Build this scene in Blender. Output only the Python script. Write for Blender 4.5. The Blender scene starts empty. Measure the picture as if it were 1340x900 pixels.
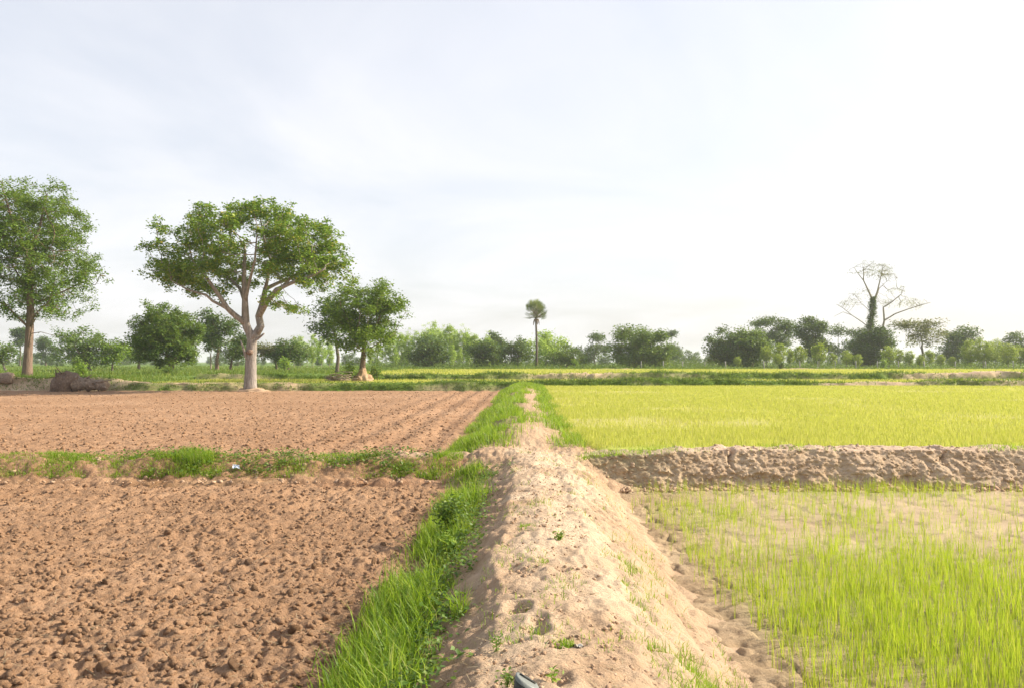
import bpy, math
import numpy as np

# ------------------------------------------------------------------ camera, sky, sun, exposure
scene = bpy.context.scene
F_PX, CX, CY = 1042.0, 670.0, 450.0          # photograph is 1340 x 900
CAM_Z, PITCH = 1.9, math.atan(23.0 / 1042.0)
cam_data = bpy.data.cameras.new('camera')
cam_data.lens = 28.0
cam_data.sensor_width = 36.0
cam_data.clip_end = 8000.0
cam = bpy.data.objects.new('camera', cam_data)
cam.location = (0, 0, CAM_Z)
cam.rotation_euler = (math.pi / 2 + PITCH, 0, 0)
scene.collection.objects.link(cam)
scene.camera = cam

SUN_EL, SUN_AZ = math.radians(32.0), math.radians(76.0)     # azimuth clockwise from +Y (view direction)
world = bpy.data.worlds.new('World')
scene.world = world
world.use_nodes = True
wn, wl = world.node_tree.nodes, world.node_tree.links
wn.clear()
w_out = wn.new('ShaderNodeOutputWorld')
w_bg = wn.new('ShaderNodeBackground')
w_bg.inputs['Strength'].default_value = 0.128
sky = wn.new('ShaderNodeTexSky')
sky.sky_type = 'NISHITA'
sky.sun_disc = False
sky.sun_elevation = SUN_EL
sky.sun_rotation = SUN_AZ
sky.dust_density = 3.5
sky.air_density = 1.0
sky.ozone_density = 1.0
# thin high cloud veil, laid out on a plane far above the ground
w_tc = wn.new('ShaderNodeTexCoord')
w_sep = wn.new('ShaderNodeSeparateXYZ')
wl.new(w_tc.outputs['Generated'], w_sep.inputs[0])
def wmath(op, a, b=None):
    n = wn.new('ShaderNodeMath'); n.operation = op
    for i, v in enumerate((a, b)):
        if v is None: continue
        if isinstance(v, (int, float)): n.inputs[i].default_value = v
        else: wl.new(v, n.inputs[i])
    return n.outputs[0]
w_up = wmath('ADD', wmath('MAXIMUM', w_sep.outputs[2], 0.0), 0.16)
w_cmb = wn.new('ShaderNodeCombineXYZ')
wl.new(wmath('DIVIDE', w_sep.outputs[0], w_up), w_cmb.inputs[0])
wl.new(wmath('DIVIDE', w_sep.outputs[1], w_up), w_cmb.inputs[1])
w_noise = wn.new('ShaderNodeTexNoise')
w_noise.inputs['Scale'].default_value = 0.9
w_noise.inputs['Detail'].default_value = 9.0
w_noise.inputs['Roughness'].default_value = 0.55
w_noise.inputs['Distortion'].default_value = 0.6
wl.new(w_cmb.outputs[0], w_noise.inputs['Vector'])
w_ramp = wn.new('ShaderNodeMapRange')
w_ramp.inputs['From Min'].default_value = 0.38
w_ramp.inputs['From Max'].default_value = 0.66
w_ramp.inputs['To Min'].default_value = 0.70
w_ramp.inputs['To Max'].default_value = 1.0
wl.new(w_noise.outputs['Fac'], w_ramp.inputs['Value'])
w_add = wn.new('ShaderNodeMix'); w_add.data_type = 'RGBA'; w_add.blend_type = 'MIX'
w_thin = wn.new('ShaderNodeMapRange'); w_thin.interpolation_type = 'SMOOTHSTEP'
w_thin.inputs['From Min'].default_value = 0.22; w_thin.inputs['From Max'].default_value = 0.95
w_thin.inputs['To Min'].default_value = 1.0; w_thin.inputs['To Max'].default_value = 0.25
wl.new(w_sep.outputs[2], w_thin.inputs['Value'])
wl.new(wmath('MULTIPLY', w_ramp.outputs[0], w_thin.outputs[0]), w_add.inputs['Factor'])
wl.new(sky.outputs[0], w_add.inputs[6])
w_veil = wn.new('ShaderNodeMix'); w_veil.data_type = 'RGBA'; w_veil.blend_type = 'MIX'   # veil colour: scattered white light + what the sky behind gives
w_veil.inputs['Factor'].default_value = 0.15
w_veil.inputs[6].default_value = (5.35, 5.3, 5.42, 1)
wl.new(sky.outputs[0], w_veil.inputs[7])
wl.new(w_veil.outputs[2], w_add.inputs[7])
wl.new(w_add.outputs[2], w_bg.inputs['Color'])
wl.new(w_bg.outputs[0], w_out.inputs['Surface'])

sun_data = bpy.data.lights.new('sun', 'SUN')
sun_data.energy = 5.0
sun_data.angle = math.radians(0.8)
sun_data.color = (1.0, 0.90, 0.74)
sun = bpy.data.objects.new('sun', sun_data)
# the lamp shines along its local -Z: point that away from the sun's place in the sky
sun.rotation_euler = (math.pi / 2 - SUN_EL, 0, math.pi - SUN_AZ)
sun.location = (60, 30, 60)
scene.collection.objects.link(sun)

scene.view_settings.view_transform = 'Standard'
scene.view_settings.look = 'None'
scene.view_settings.gamma = 1.0
scene.view_settings.exposure = 0.70
scene.view_settings.use_curve_mapping = False
scene.render.engine = 'CYCLES'
scene.cycles.use_denoising = True
scene.cycles.max_bounces = 7
scene.cycles.diffuse_bounces = 3
scene.cycles.transmission_bounces = 4
scene.cycles.transparent_max_bounces = 6
scene.cycles.volume_bounces = 1
scene.cycles.use_adaptive_sampling = True
scene.cycles.adaptive_threshold = 0.02

# ------------------------------------------------------------------ helpers: numbers
RNG = np.random.default_rng(11)

def at(px, py, Y):
    """point of the photograph's pixel at the depth Y (metres along +Y)"""
    c, s = math.cos(PITCH), math.sin(PITCH)
    a, b = (px - CX) / F_PX, (CY - py) / F_PX
    d = np.array([a, c - b * s, s + b * c])
    return np.array([0, 0, CAM_Z]) + d * (Y / d[1])

def _hash(ix, iy, iz, seed):
    h = (ix.astype(np.int64) * 374761393 + iy.astype(np.int64) * 668265263 + iz.astype(np.int64) * 2147483647 + seed * 974711) & 0xFFFFFFFF
    h = ((h ^ (h >> 13)) * 1274126177) & 0xFFFFFFFF
    h = ((h ^ (h >> 16)) * 2246822519) & 0xFFFFFFFF
    return ((h ^ (h >> 15)) & 0xFFFFFF) / float(0x1000000)

def vnoise(x, y, seed=0):
    x = np.asarray(x, float); y = np.asarray(y, float)
    ix, iy = np.floor(x), np.floor(y)
    fx, fy = x - ix, y - iy
    fx = fx * fx * fx * (fx * (fx * 6 - 15) + 10); fy = fy * fy * fy * (fy * (fy * 6 - 15) + 10)
    z = np.zeros_like(ix)
    a = _hash(ix, iy, z, seed); b = _hash(ix + 1, iy, z, seed)
    c = _hash(ix, iy + 1, z, seed); d = _hash(ix + 1, iy + 1, z, seed)
    return (a * (1 - fx) + b * fx) * (1 - fy) + (c * (1 - fx) + d * fx) * fy

def fbm(x, y, oct=4, seed=0, rough=0.5):
    v, amp, tot, fr = 0.0, 1.0, 0.0, 1.0
    for o in range(oct):
        v = v + amp * (vnoise(np.asarray(x) * fr + 17.3 * o, np.asarray(y) * fr - 9.1 * o, seed + o) - 0.5)
        tot += amp; amp *= rough; fr *= 2.03
    return v / tot * 2.0          # about -1 .. 1

def worley(x, y, seed=0):
    ix, iy = np.floor(x), np.floor(y)
    best = np.full(np.shape(x), 9.0); z = np.zeros_like(ix)
    for dx in (-1, 0, 1):
        for dy in (-1, 0, 1):
            jx, jy = ix + dx, iy + dy
            qx = jx + _hash(jx, jy, z, seed); qy = jy + _hash(jx, jy, z, seed + 77)
            best = np.minimum(best, (qx - x) ** 2 + (qy - y) ** 2)
    return np.sqrt(best)

def sstep(a, b, x):
    t = np.clip((np.asarray(x, float) - a) / (b - a), 0, 1)
    return t * t * (3 - 2 * t)

def rand_rot(n, rng):
    q = rng.normal(size=(n, 4)); q /= np.linalg.norm(q, axis=1)[:, None]
    w, x, y, z = q.T
    return np.stack([np.stack([1 - 2 * (y * y + z * z), 2 * (x * y - z * w), 2 * (x * z + y * w)], -1),
                     np.stack([2 * (x * y + z * w), 1 - 2 * (x * x + z * z), 2 * (y * z - x * w)], -1),
                     np.stack([2 * (x * z - y * w), 2 * (y * z + x * w), 1 - 2 * (x * x + y * y)], -1)], 1)

# ------------------------------------------------------------------ helpers: meshes and objects
def mesh(name, V, faces, smooth=False, attrs=None):
    """V (N,3); faces (M,3) or (M,4) array, or a list of such arrays"""
    if not isinstance(faces, (list, tuple)): faces = [faces]
    faces = [np.asarray(f, np.int32) for f in faces if len(f)]
    me = bpy.data.meshes.new(name)
    V = np.ascontiguousarray(V, np.float32)
    me.vertices.add(len(V)); me.vertices.foreach_set('co', V.ravel())
    li = np.concatenate([f.ravel() for f in faces]); tot = np.concatenate([np.full(len(f), f.shape[1], np.int32) for f in faces])
    st = np.concatenate([[0], np.cumsum(tot)[:-1]]).astype(np.int32)
    me.loops.add(len(li)); me.loops.foreach_set('vertex_index', li)
    me.polygons.add(len(tot)); me.polygons.foreach_set('loop_start', st)
    if smooth: me.polygons.foreach_set('use_smooth', np.ones(len(tot), bool))
    for k, v in (attrs or {}).items():
        a = me.attributes.new(k, 'FLOAT', 'POINT'); a.data.foreach_set('value', np.ascontiguousarray(v, np.float32).ravel())
    me.update()
    return me

def obj(name, me, mat=None, parent=None, loc=None):
    o = bpy.data.objects.new(name, me); scene.collection.objects.link(o)
    if mat is not None and me is not None and not me.materials: me.materials.append(mat)
    if parent is not None: o.parent = parent
    if loc is not None: o.location = loc
    return o

def tag(o, label=None, cat=None, group=None, kind=None):
    for k, v in (('label', label), ('category', cat), ('group', group), ('kind', kind)):
        if v: o[k] = v
    return o

def structure(name, me, mat, label, cat): return tag(obj(name, me, mat), label, cat, kind='structure')
def stuff(name, me, mat, label, cat): return tag(obj(name, me, mat), label, cat, kind='stuff')

def empty(name, loc, label, cat, group=None):
    return tag(obj(name, None, loc=loc), label, cat, group)

def copy_thing(root, loc, rotz, scale, label=None):
    r = root.copy(); scene.collection.objects.link(r)
    r.location = loc; r.rotation_euler = (0, 0, rotz); r.scale = scale
    if label: r['label'] = label
    for ch in root.children:
        c = ch.copy(); scene.collection.objects.link(c); c.parent = r
    return r

def grid_faces(nr, nc):
    i = np.arange(nr - 1)[:, None] * nc + np.arange(nc - 1)[None, :]
    i = i.ravel()
    return np.stack([i, i + 1, i + nc + 1, i + nc], 1)

def sheet(name, X, Y, Z, attrs=None, smooth=True):
    at_ = {k: v.ravel() for k, v in (attrs or {}).items()}
    return mesh(name, np.stack([X, Y, Z], -1).reshape(-1, 3), grid_faces(*X.shape), smooth, at_)

def join(parts):
    """parts: list of (V, F) with F (M,k) arrays; returns V, [F...] grouped by size"""
    Vs, Fs, off = [], {}, 0
    for V, F in parts:
        for f in (F if isinstance(F, list) else [F]):
            Fs.setdefault(f.shape[1], []).append(f + off)
        Vs.append(V); off += len(V)
    return np.concatenate(Vs), [np.concatenate(v) for v in Fs.values()]

def tube(P, R, k=6, cap=True, rough=0.0, rng=None):
    P = np.asarray(P, float); R = np.asarray(R, float); n = len(P)
    T = np.gradient(P, axis=0); T /= np.linalg.norm(T, axis=1)[:, None] + 1e-9
    ref = np.array([1.0, 0, 0]) if abs(T[0][0]) < 0.8 else np.array([0, 1.0, 0])
    A = np.zeros((n, 3)); 
    for i in range(n):
        ref = ref - T[i] * ref.dot(T[i]); ref /= np.linalg.norm(ref) + 1e-9
        A[i] = ref
    B = np.cross(T, A)
    th = np.arange(k) * 2 * math.pi / k
    Rk = np.repeat(R[:, None], k, 1)
    if rough and rng is not None: Rk = Rk * (1 + rough * rng.normal(size=(n, k)))
    V = P[:, None, :] + Rk[..., None] * (np.cos(th)[None, :, None] * A[:, None, :] + np.sin(th)[None, :, None] * B[:, None, :])
    V = V.reshape(-1, 3)
    i = np.arange(n - 1)[:, None] * k; j = np.arange(k)[None, :]; j2 = (j + 1) % k
    F = np.stack([i + j, i + j2, i + k + j2, i + k + j], -1).reshape(-1, 4)
    fs = [F]
    if cap:
        V = np.concatenate([V, P[:1], P[-1:]])
        c0, c1 = n * k, n * k + 1; a = np.arange(k); b = (a + 1) % k
        fs.append(np.concatenate([np.stack([np.full(k, c0), b, a], 1), np.stack([np.full(k, c1), (n - 1) * k + a, (n - 1) * k + b], 1)]))
    return V, fs

def ico(sub=0):
    t = (1 + 5 ** 0.5) / 2
    V = np.array([(-1, t, 0), (1, t, 0), (-1, -t, 0), (1, -t, 0), (0, -1, t), (0, 1, t), (0, -1, -t), (0, 1, -t), (t, 0, -1), (t, 0, 1), (-t, 0, -1), (-t, 0, 1)], float)
    F = np.array([(0, 11, 5), (0, 5, 1), (0, 1, 7), (0, 7, 10), (0, 10, 11), (1, 5, 9), (5, 11, 4), (11, 10, 2), (10, 7, 6), (7, 1, 8), (3, 9, 4), (3, 4, 2), (3, 2, 6), (3, 6, 8), (3, 8, 9), (4, 9, 5), (2, 4, 11), (6, 2, 10), (8, 6, 7), (9, 8, 1)])
    V /= np.linalg.norm(V, axis=1)[:, None]
    for _ in range(sub):
        cache, nf, vl = {}, [], list(V)
        def mid(a, b):
            k = (min(a, b), max(a, b))
            if k not in cache:
                m = vl[a] + vl[b]; vl.append(m / np.linalg.norm(m)); cache[k] = len(vl) - 1
            return cache[k]
        for a, b, c in F:
            x, y, z = mid(a, b), mid(b, c), mid(c, a)
            nf += [(a, x, z), (b, y, x), (c, z, y), (x, y, z)]
        V, F = np.array(vl), np.array(nf)
    return V, F

def lumps(P, S, rng, sub=0, flat=0.75, jag=0.42):
    """many clods joined: P (N,3), S (N,)"""
    bV, bF = ico(sub); n, m = len(P), len(bV)
    D = 1 + jag * rng.uniform(-1, 1, size=(n, m))
    V = bV[None] * D[..., None]
    V = V * np.stack([rng.uniform(0.75, 1.25, n), rng.uniform(0.75, 1.25, n), rng.uniform(0.75, 1.1, n)], 1)[:, None, :]
    V = np.einsum('nij,nmj->nmi', rand_rot(n, rng), V)
    V[..., 2] *= flat
    V = V * S[:, None, None] + P[:, None, :]
    F = (bF[None] + (np.arange(n) * m)[:, None, None]).reshape(-1, 3)
    return V.reshape(-1, 3), F

def blades(P, h, w, rng, lean=0.25, bend=0.5):
    """grass blades: base pair, middle pair, tip"""
    n = len(P); az = rng.uniform(0, 2 * math.pi, n)
    la = np.abs(rng.normal(0, lean, n)); ba = rng.uniform(0.2, 1.0, n) * bend
    d = np.stack([np.cos(az), np.sin(az), np.zeros(n)], 1)
    fa = az + math.pi / 2 + rng.uniform(-0.6, 0.6, n)
    s = np.stack([np.cos(fa), np.sin(fa), np.zeros(n)], 1)
    up = np.array([0, 0, 1.0])
    h = np.asarray(h)[:, None] * np.ones((n, 1)); w = np.asarray(w).reshape(-1, 1) * np.ones((n, 1)) * 0.5
    la, ba = la[:, None], ba[:, None]
    p1 = P + 0.55 * h * (up * np.cos(la) + d * np.sin(la))
    a2 = la + ba
    p2 = p1 + 0.45 * h * (up * np.cos(a2) + d * np.sin(a2))
    V = np.stack([P - s * w, P + s * w, p1 - s * w * 0.8, p1 + s * w * 0.8, p2], 1).reshape(-1, 3)
    F = (np.array([(0, 1, 2), (1, 3, 2), (2, 3, 4)])[None] + (np.arange(n) * 5)[:, None, None]).reshape(-1, 3)
    return V, F

def spikes(P, h, w, rng, lean=0.3):
    n = len(P); az = rng.uniform(0, 2 * math.pi, n); la = np.abs(rng.normal(0, lean, n))
    d = np.stack([np.cos(az) * np.sin(la), np.sin(az) * np.sin(la), np.cos(la)], 1)
    fa = rng.uniform(0, 2 * math.pi, n); s = np.stack([np.cos(fa), np.sin(fa), np.zeros(n)], 1)
    w = (np.asarray(w) * np.ones(n) * 0.5)[:, None]; h = (np.asarray(h) * np.ones(n))[:, None]
    V = np.stack([P - s * w, P + s * w, P + d * h], 1).reshape(-1, 3)
    return V, np.arange(3 * n).reshape(-1, 3)

def leaves(P, L, rng, wid=0.55, up=0.5, droop=0.25):
    """folded rhombic leaves, 2 triangles each; up: how far they turn to the sky"""
    n = len(P); L = (np.asarray(L) * np.ones(n))[:, None]
    N = rng.normal(size=(n, 3)); N[:, 2] = np.abs(N[:, 2]) + up * 2; N /= np.linalg.norm(N, axis=1)[:, None]
    D = rng.normal(size=(n, 3)); D[:, 2] -= droop * 2
    D -= N * (D * N).sum(1)[:, None]; D /= np.linalg.norm(D, axis=1)[:, None] + 1e-9
    S = np.cross(N, D)
    V = np.stack([P - D * L * 0.5, P + S * L * wid * 0.5 + N * L * 0.1, P + D * L * 0.5, P - S * L * wid * 0.5 + N * L * 0.1], 1).reshape(-1, 3)
    F = (np.array([(0, 1, 2), (0, 2, 3)])[None] + (np.arange(n) * 4)[:, None, None]).reshape(-1, 3)
    return V, F

# ------------------------------------------------------------------ materials (procedural)
def new_mat(name):
    m = bpy.data.materials.new(name); m.use_nodes = True
    nt = m.node_tree; nt.nodes.clear()
    out = nt.nodes.new('ShaderNodeOutputMaterial')
    return m, nt, out

def nd(nt, typ, **kw):
    n = nt.nodes.new(typ)
    for k, v in kw.items():
        if k.startswith('i_'): n.inputs[k[2:].replace('_', ' ')].default_value = v
        else: setattr(n, k, v)
    return n

def ramp(nt, fac, stops):
    r = nt.nodes.new('ShaderNodeValToRGB'); e = r.color_ramp.elements
    while len(e) < len(stops): e.new(0.5)
    for k, (p, c) in enumerate(stops): e[k].position = p; e[k].color = (*c, 1)
    nt.links.new(fac, r.inputs[0]); return r.outputs[0]

def mixc(nt, fac, a, b):
    m = nt.nodes.new('ShaderNodeMix'); m.data_type = 'RGBA'
    if isinstance(fac, (int, float)): m.inputs['Factor'].default_value = fac
    else: nt.links.new(fac, m.inputs['Factor'])
    for i, v in ((6, a), (7, b)):
        if isinstance(v, tuple): m.inputs[i].default_value = (*v, 1)
        else: nt.links.new(v, m.inputs[i])
    return m.outputs[2]

def noise(nt, scale, detail=5, rough=0.6, vec=None, dist=0.0):
    n = nd(nt, 'ShaderNodeTexNoise'); n.inputs['Scale'].default_value = scale
    n.inputs['Detail'].default_value = detail; n.inputs['Roughness'].default_value = rough; n.inputs['Distortion'].default_value = dist
    if vec is not None: nt.links.new(vec, n.inputs['Vector'])
    return n.outputs['Fac']

def coords(nt, scale=(1, 1, 1)):
    tc = nd(nt, 'ShaderNodeTexCoord'); mp = nd(nt, 'ShaderNodeMapping'); mp.inputs['Scale'].default_value = scale
    nt.links.new(tc.outputs['Object'], mp.inputs[0]); return mp.outputs[0]

def soil_mat(name, dark, mid, light, big=0.6, fine=22, bump=0.6, bump_scale=55, green=None, dist=0.03, sandy=None):
    """earth: three tones by noise; optional point attribute 'green' mixes in plant cover, 'sand' mixes in paler sand"""
    m, nt, out = new_mat(name); v = coords(nt)
    b = nd(nt, 'ShaderNodeBsdfPrincipled', i_Roughness=0.95); b.inputs['Specular IOR Level'].default_value = 0.12
    n1 = noise(nt, big, 4, 0.55, v); n2 = noise(nt, fine, 6, 0.65, v)
    mx = nd(nt, 'ShaderNodeMath', operation='ADD'); nt.links.new(n1, mx.inputs[0]); nt.links.new(n2, mx.inputs[1])
    hf = nd(nt, 'ShaderNodeMath', operation='MULTIPLY'); nt.links.new(mx.outputs[0], hf.inputs[0]); hf.inputs[1].default_value = 0.5
    c = ramp(nt, hf.outputs[0], [(0.3, dark), (0.5, mid), (0.68, light)])
    if sandy:
        a = nd(nt, 'ShaderNodeAttribute', attribute_name='sand'); c = mixc(nt, a.outputs['Fac'], c, sandy)
    if green:
        a = nd(nt, 'ShaderNodeAttribute', attribute_name='green')
        g = ramp(nt, noise(nt, fine * 0.5, 5, 0.65, v), [(0.3, green[0]), (0.7, green[1])])
        c = mixc(nt, a.outputs['Fac'], c, g)
    nt.links.new(c, b.inputs['Base Color'])
    bm = nd(nt, 'ShaderNodeBump'); bm.inputs['Strength'].default_value = bump; bm.inputs['Distance'].default_value = dist
    nt.links.new(noise(nt, bump_scale, 7, 0.7, v), bm.inputs['Height']); nt.links.new(bm.outputs[0], b.inputs['Normal'])
    nt.links.new(b.outputs[0], out.inputs[0]); return m

def leaf_mat(name, stops, trans=0.35, tcol=None, rough=0.5, spec=0.35, gain=1.0):
    m, nt, out = new_mat(name)
    if gain != 1: stops = [(p_, tuple(v_ * gain for v_ in c_)) for p_, c_ in stops]
    g = nd(nt, 'ShaderNodeNewGeometry')
    c = ramp(nt, g.outputs['Random Per Island'], stops)
    b = nd(nt, 'ShaderNodeBsdfPrincipled', i_Roughness=rough); b.inputs['Specular IOR Level'].default_value = spec
    t = nd(nt, 'ShaderNodeBsdfTranslucent')
    nt.links.new(c, b.inputs['Base Color'])
    tc = mixc(nt, 0.55, c, tcol or (0.32, 0.40, 0.04)); nt.links.new(tc, t.inputs['Color'])
    mx = nd(nt, 'ShaderNodeMixShader'); mx.inputs[0].default_value = trans
    nt.links.new(b.outputs[0], mx.inputs[1]); nt.links.new(t.outputs[0], mx.inputs[2])
    nt.links.new(mx.outputs[0], out.inputs[0]); return m

def bark_mat(name, a, b_, c_, stretch=(6, 6, 1.2)):
    m, nt, out = new_mat(name); v = coords(nt, stretch)
    b = nd(nt, 'ShaderNodeBsdfPrincipled', i_Roughness=0.9); b.inputs['Specular IOR Level'].default_value = 0.15
    n = noise(nt, 1.6, 7, 0.7, v, 0.4)
    nt.links.new(ramp(nt, n, [(0.28, a), (0.5, b_), (0.72, c_)]), b.inputs['Base Color'])
    bm = nd(nt, 'ShaderNodeBump'); bm.inputs['Strength'].default_value = 0.8; bm.inputs['Distance'].default_value = 0.05
    nt.links.new(n, bm.inputs['Height']); nt.links.new(bm.outputs[0], b.inputs['Normal'])
    nt.links.new(b.outputs[0], out.inputs[0]); return m

def plain_mat(name, col, rough=0.5, spec=0.4, var=0.15, scale=30):
    m, nt, out = new_mat(name); v = coords(nt)
    b = nd(nt, 'ShaderNodeBsdfPrincipled', i_Roughness=rough); b.inputs['Specular IOR Level'].default_value = spec
    lo = tuple(x * (1 - var) for x in col); hi = tuple(min(1, x * (1 + var)) for x in col)
    nt.links.new(ramp(nt, noise(nt, scale, 4, 0.6, v), [(0.3, lo), (0.7, hi)]), b.inputs['Base Color'])
    nt.links.new(b.outputs[0], out.inputs[0]); return m

M = {}
M['plough'] = soil_mat('ploughed soil', (0.24, 0.135, 0.073), (0.335, 0.203, 0.117), (0.435, 0.275, 0.17), big=0.5, fine=14, bump=1.0, bump_scale=32)
M['plough_far'] = soil_mat('ploughed soil dry', (0.26, 0.147, 0.08), (0.345, 0.207, 0.119), (0.435, 0.275, 0.17), big=0.25, fine=5, bump=0.8, bump_scale=12, dist=0.06)
M['clod'] = soil_mat('clod soil', (0.24, 0.135, 0.073), (0.335, 0.203, 0.117), (0.435, 0.275, 0.17), big=1.5, fine=20, bump=1.0, bump_scale=45)
M['bund'] = soil_mat('sandy bank soil', (0.33, 0.205, 0.12), (0.45, 0.30, 0.185), (0.57, 0.41, 0.27), big=0.9, fine=18, bump=1.0, bump_scale=38, green=((0.09, 0.15, 0.02), (0.16, 0.24, 0.04)), sandy=(0.64, 0.485, 0.335))
M['wall'] = soil_mat('eroded bank soil', (0.35, 0.24, 0.148), (0.49, 0.355, 0.23), (0.62, 0.485, 0.335), big=1.4, fine=16, bump=0.8, bump_scale=40, green=((0.09, 0.15, 0.02), (0.16, 0.24, 0.04)), sandy=(0.58, 0.43, 0.31))
M['bank_red'] = soil_mat('reddish bank soil', (0.24, 0.128, 0.068), (0.33, 0.19, 0.108), (0.43, 0.27, 0.165), big=1.4, fine=16, bump=0.8, bump_scale=40, green=((0.09, 0.15, 0.02), (0.16, 0.24, 0.04)), sandy=(0.52, 0.37, 0.25))
M['mud'] = soil_mat('paddy mud', (0.30, 0.205, 0.12), (0.41, 0.295, 0.18), (0.55, 0.415, 0.27), big=0.7, fine=9, bump=0.9, bump_scale=30, green=((0.20, 0.22, 0.06), (0.26, 0.27, 0.09)), sandy=(0.60, 0.46, 0.32))
M['ricefloor'] = soil_mat('rice floor', (0.24, 0.24, 0.06), (0.33, 0.33, 0.07), (0.42, 0.38, 0.12), big=0.16, fine=3, bump=0.3, bump_scale=8, dist=0.05, green=((0.32, 0.36, 0.06), (0.42, 0.43, 0.09)), sandy=(0.58, 0.47, 0.27))
M['pasture'] = soil_mat('pasture', (0.07, 0.13, 0.02), (0.11, 0.18, 0.03), (0.20, 0.23, 0.06), big=0.12, fine=1.2, bump=0.4, bump_scale=3, dist=0.1)
M['crumb'] = soil_mat('bank crumb soil', (0.34, 0.215, 0.135), (0.44, 0.30, 0.195), (0.54, 0.39, 0.27), big=2, fine=20, bump=0.4, bump_scale=60)
M['grass'] = leaf_mat('fresh grass', [(0.0, (0.09, 0.19, 0.015)), (0.5, (0.17, 0.30, 0.02)), (0.85, (0.27, 0.38, 0.03)), (1.0, (0.45, 0.42, 0.14))], 0.5, (0.42, 0.58, 0.03))
M['rice'] = leaf_mat('rice blades', [(0.0, (0.19, 0.34, 0.02)), (0.6, (0.31, 0.46, 0.03)), (1.0, (0.52, 0.49, 0.10))], 0.5, (0.55, 0.60, 0.04))
M['rice_far'] = leaf_mat('young rice', [(0.0, (0.32, 0.37, 0.045)), (0.5, (0.45, 0.46, 0.08)), (1.0, (0.62, 0.56, 0.22))], 0.45, (0.57, 0.59, 0.09))
M['weed'] = leaf_mat('weed leaves', [(0.0, (0.06, 0.13, 0.015)), (0.6, (0.11, 0.20, 0.025)), (1.0, (0.20, 0.27, 0.05))], 0.35)
M['meadow'] = leaf_mat('meadow grass', [(0.0, (0.07, 0.14, 0.015)), (0.6, (0.13, 0.21, 0.03)), (1.0, (0.26, 0.28, 0.06))], 0.4)
M['bark_grey'] = bark_mat('grey pink bark', (0.14, 0.12, 0.105), (0.29, 0.255, 0.225), (0.46, 0.415, 0.37))
M['bark_brown'] = bark_mat('reddish bark', (0.11, 0.075, 0.055), (0.20, 0.14, 0.105), (0.31, 0.225, 0.17), (9, 9, 1.0))
M['bark_dark'] = bark_mat('dull bark', (0.09, 0.07, 0.05), (0.15, 0.12, 0.09), (0.23, 0.185, 0.14))
M['bark_pale'] = bark_mat('pale bark', (0.24, 0.20, 0.15), (0.34, 0.29, 0.22), (0.46, 0.40, 0.32))
M['dead'] = bark_mat('weathered wood', (0.12, 0.085, 0.06), (0.27, 0.20, 0.145), (0.43, 0.345, 0.26), (5, 5, 5))
M['root'] = bark_mat('earthy roots', (0.10, 0.068, 0.048), (0.18, 0.125, 0.09), (0.27, 0.195, 0.14), (7, 7, 7))
G = lambda a, b, c, d=None: [(0.0, a), (0.5, b), (0.9, c), (1.0, d or c)]
M['l_main'] = leaf_mat('broad leaves', G((0.042, 0.085, 0.012), (0.070, 0.128, 0.016), (0.12, 0.18, 0.022), (0.26, 0.20, 0.04)), 0.36, gain=2.3)
M['l_left'] = leaf_mat('feathery leaves', G((0.05, 0.10, 0.015), (0.085, 0.155, 0.02), (0.14, 0.21, 0.03)), 0.38, gain=1.5)
M['l_dark'] = leaf_mat('dark leaves', G((0.025, 0.055, 0.014), (0.042, 0.08, 0.018), (0.07, 0.115, 0.025)), 0.25, gain=1.75)
M['l_mid'] = leaf_mat('mid leaves', G((0.04, 0.08, 0.015), (0.065, 0.115, 0.02), (0.11, 0.16, 0.03)), 0.32, gain=1.75)
M['l_bright'] = leaf_mat('bright leaves', G((0.08, 0.15, 0.018), (0.12, 0.20, 0.022), (0.19, 0.26, 0.035)), 0.42, gain=1.75)
M['l_euca'] = leaf_mat('pale slender leaves', G((0.085, 0.13, 0.025), (0.13, 0.18, 0.035), (0.20, 0.24, 0.05)), 0.5, gain=3.3)
M['l_sapling'] = leaf_mat('yellow green leaves', G((0.09, 0.14, 0.02), (0.15, 0.20, 0.028), (0.25, 0.27, 0.045)), 0.42, gain=2.1)
M['l_olive'] = leaf_mat('olive brown leaves', G((0.07, 0.075, 0.03), (0.10, 0.10, 0.04), (0.15, 0.125, 0.06)), 0.3, gain=1.75)
M['l_sparse'] = leaf_mat('sparse dry leaves', G((0.10, 0.10, 0.05), (0.15, 0.14, 0.07), (0.22, 0.19, 0.10)), 0.35, gain=1.75)
M['l_palm'] = leaf_mat('fan palm leaves', G((0.05, 0.075, 0.02), (0.08, 0.115, 0.03), (0.14, 0.16, 0.05)), 0.25, gain=1.75)

# ------------------------------------------------------------------ the shape of the land
SK = 0.0173                                       # the long bank runs a little to the right of the view
def UV(x, y): return x - SK * y

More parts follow.
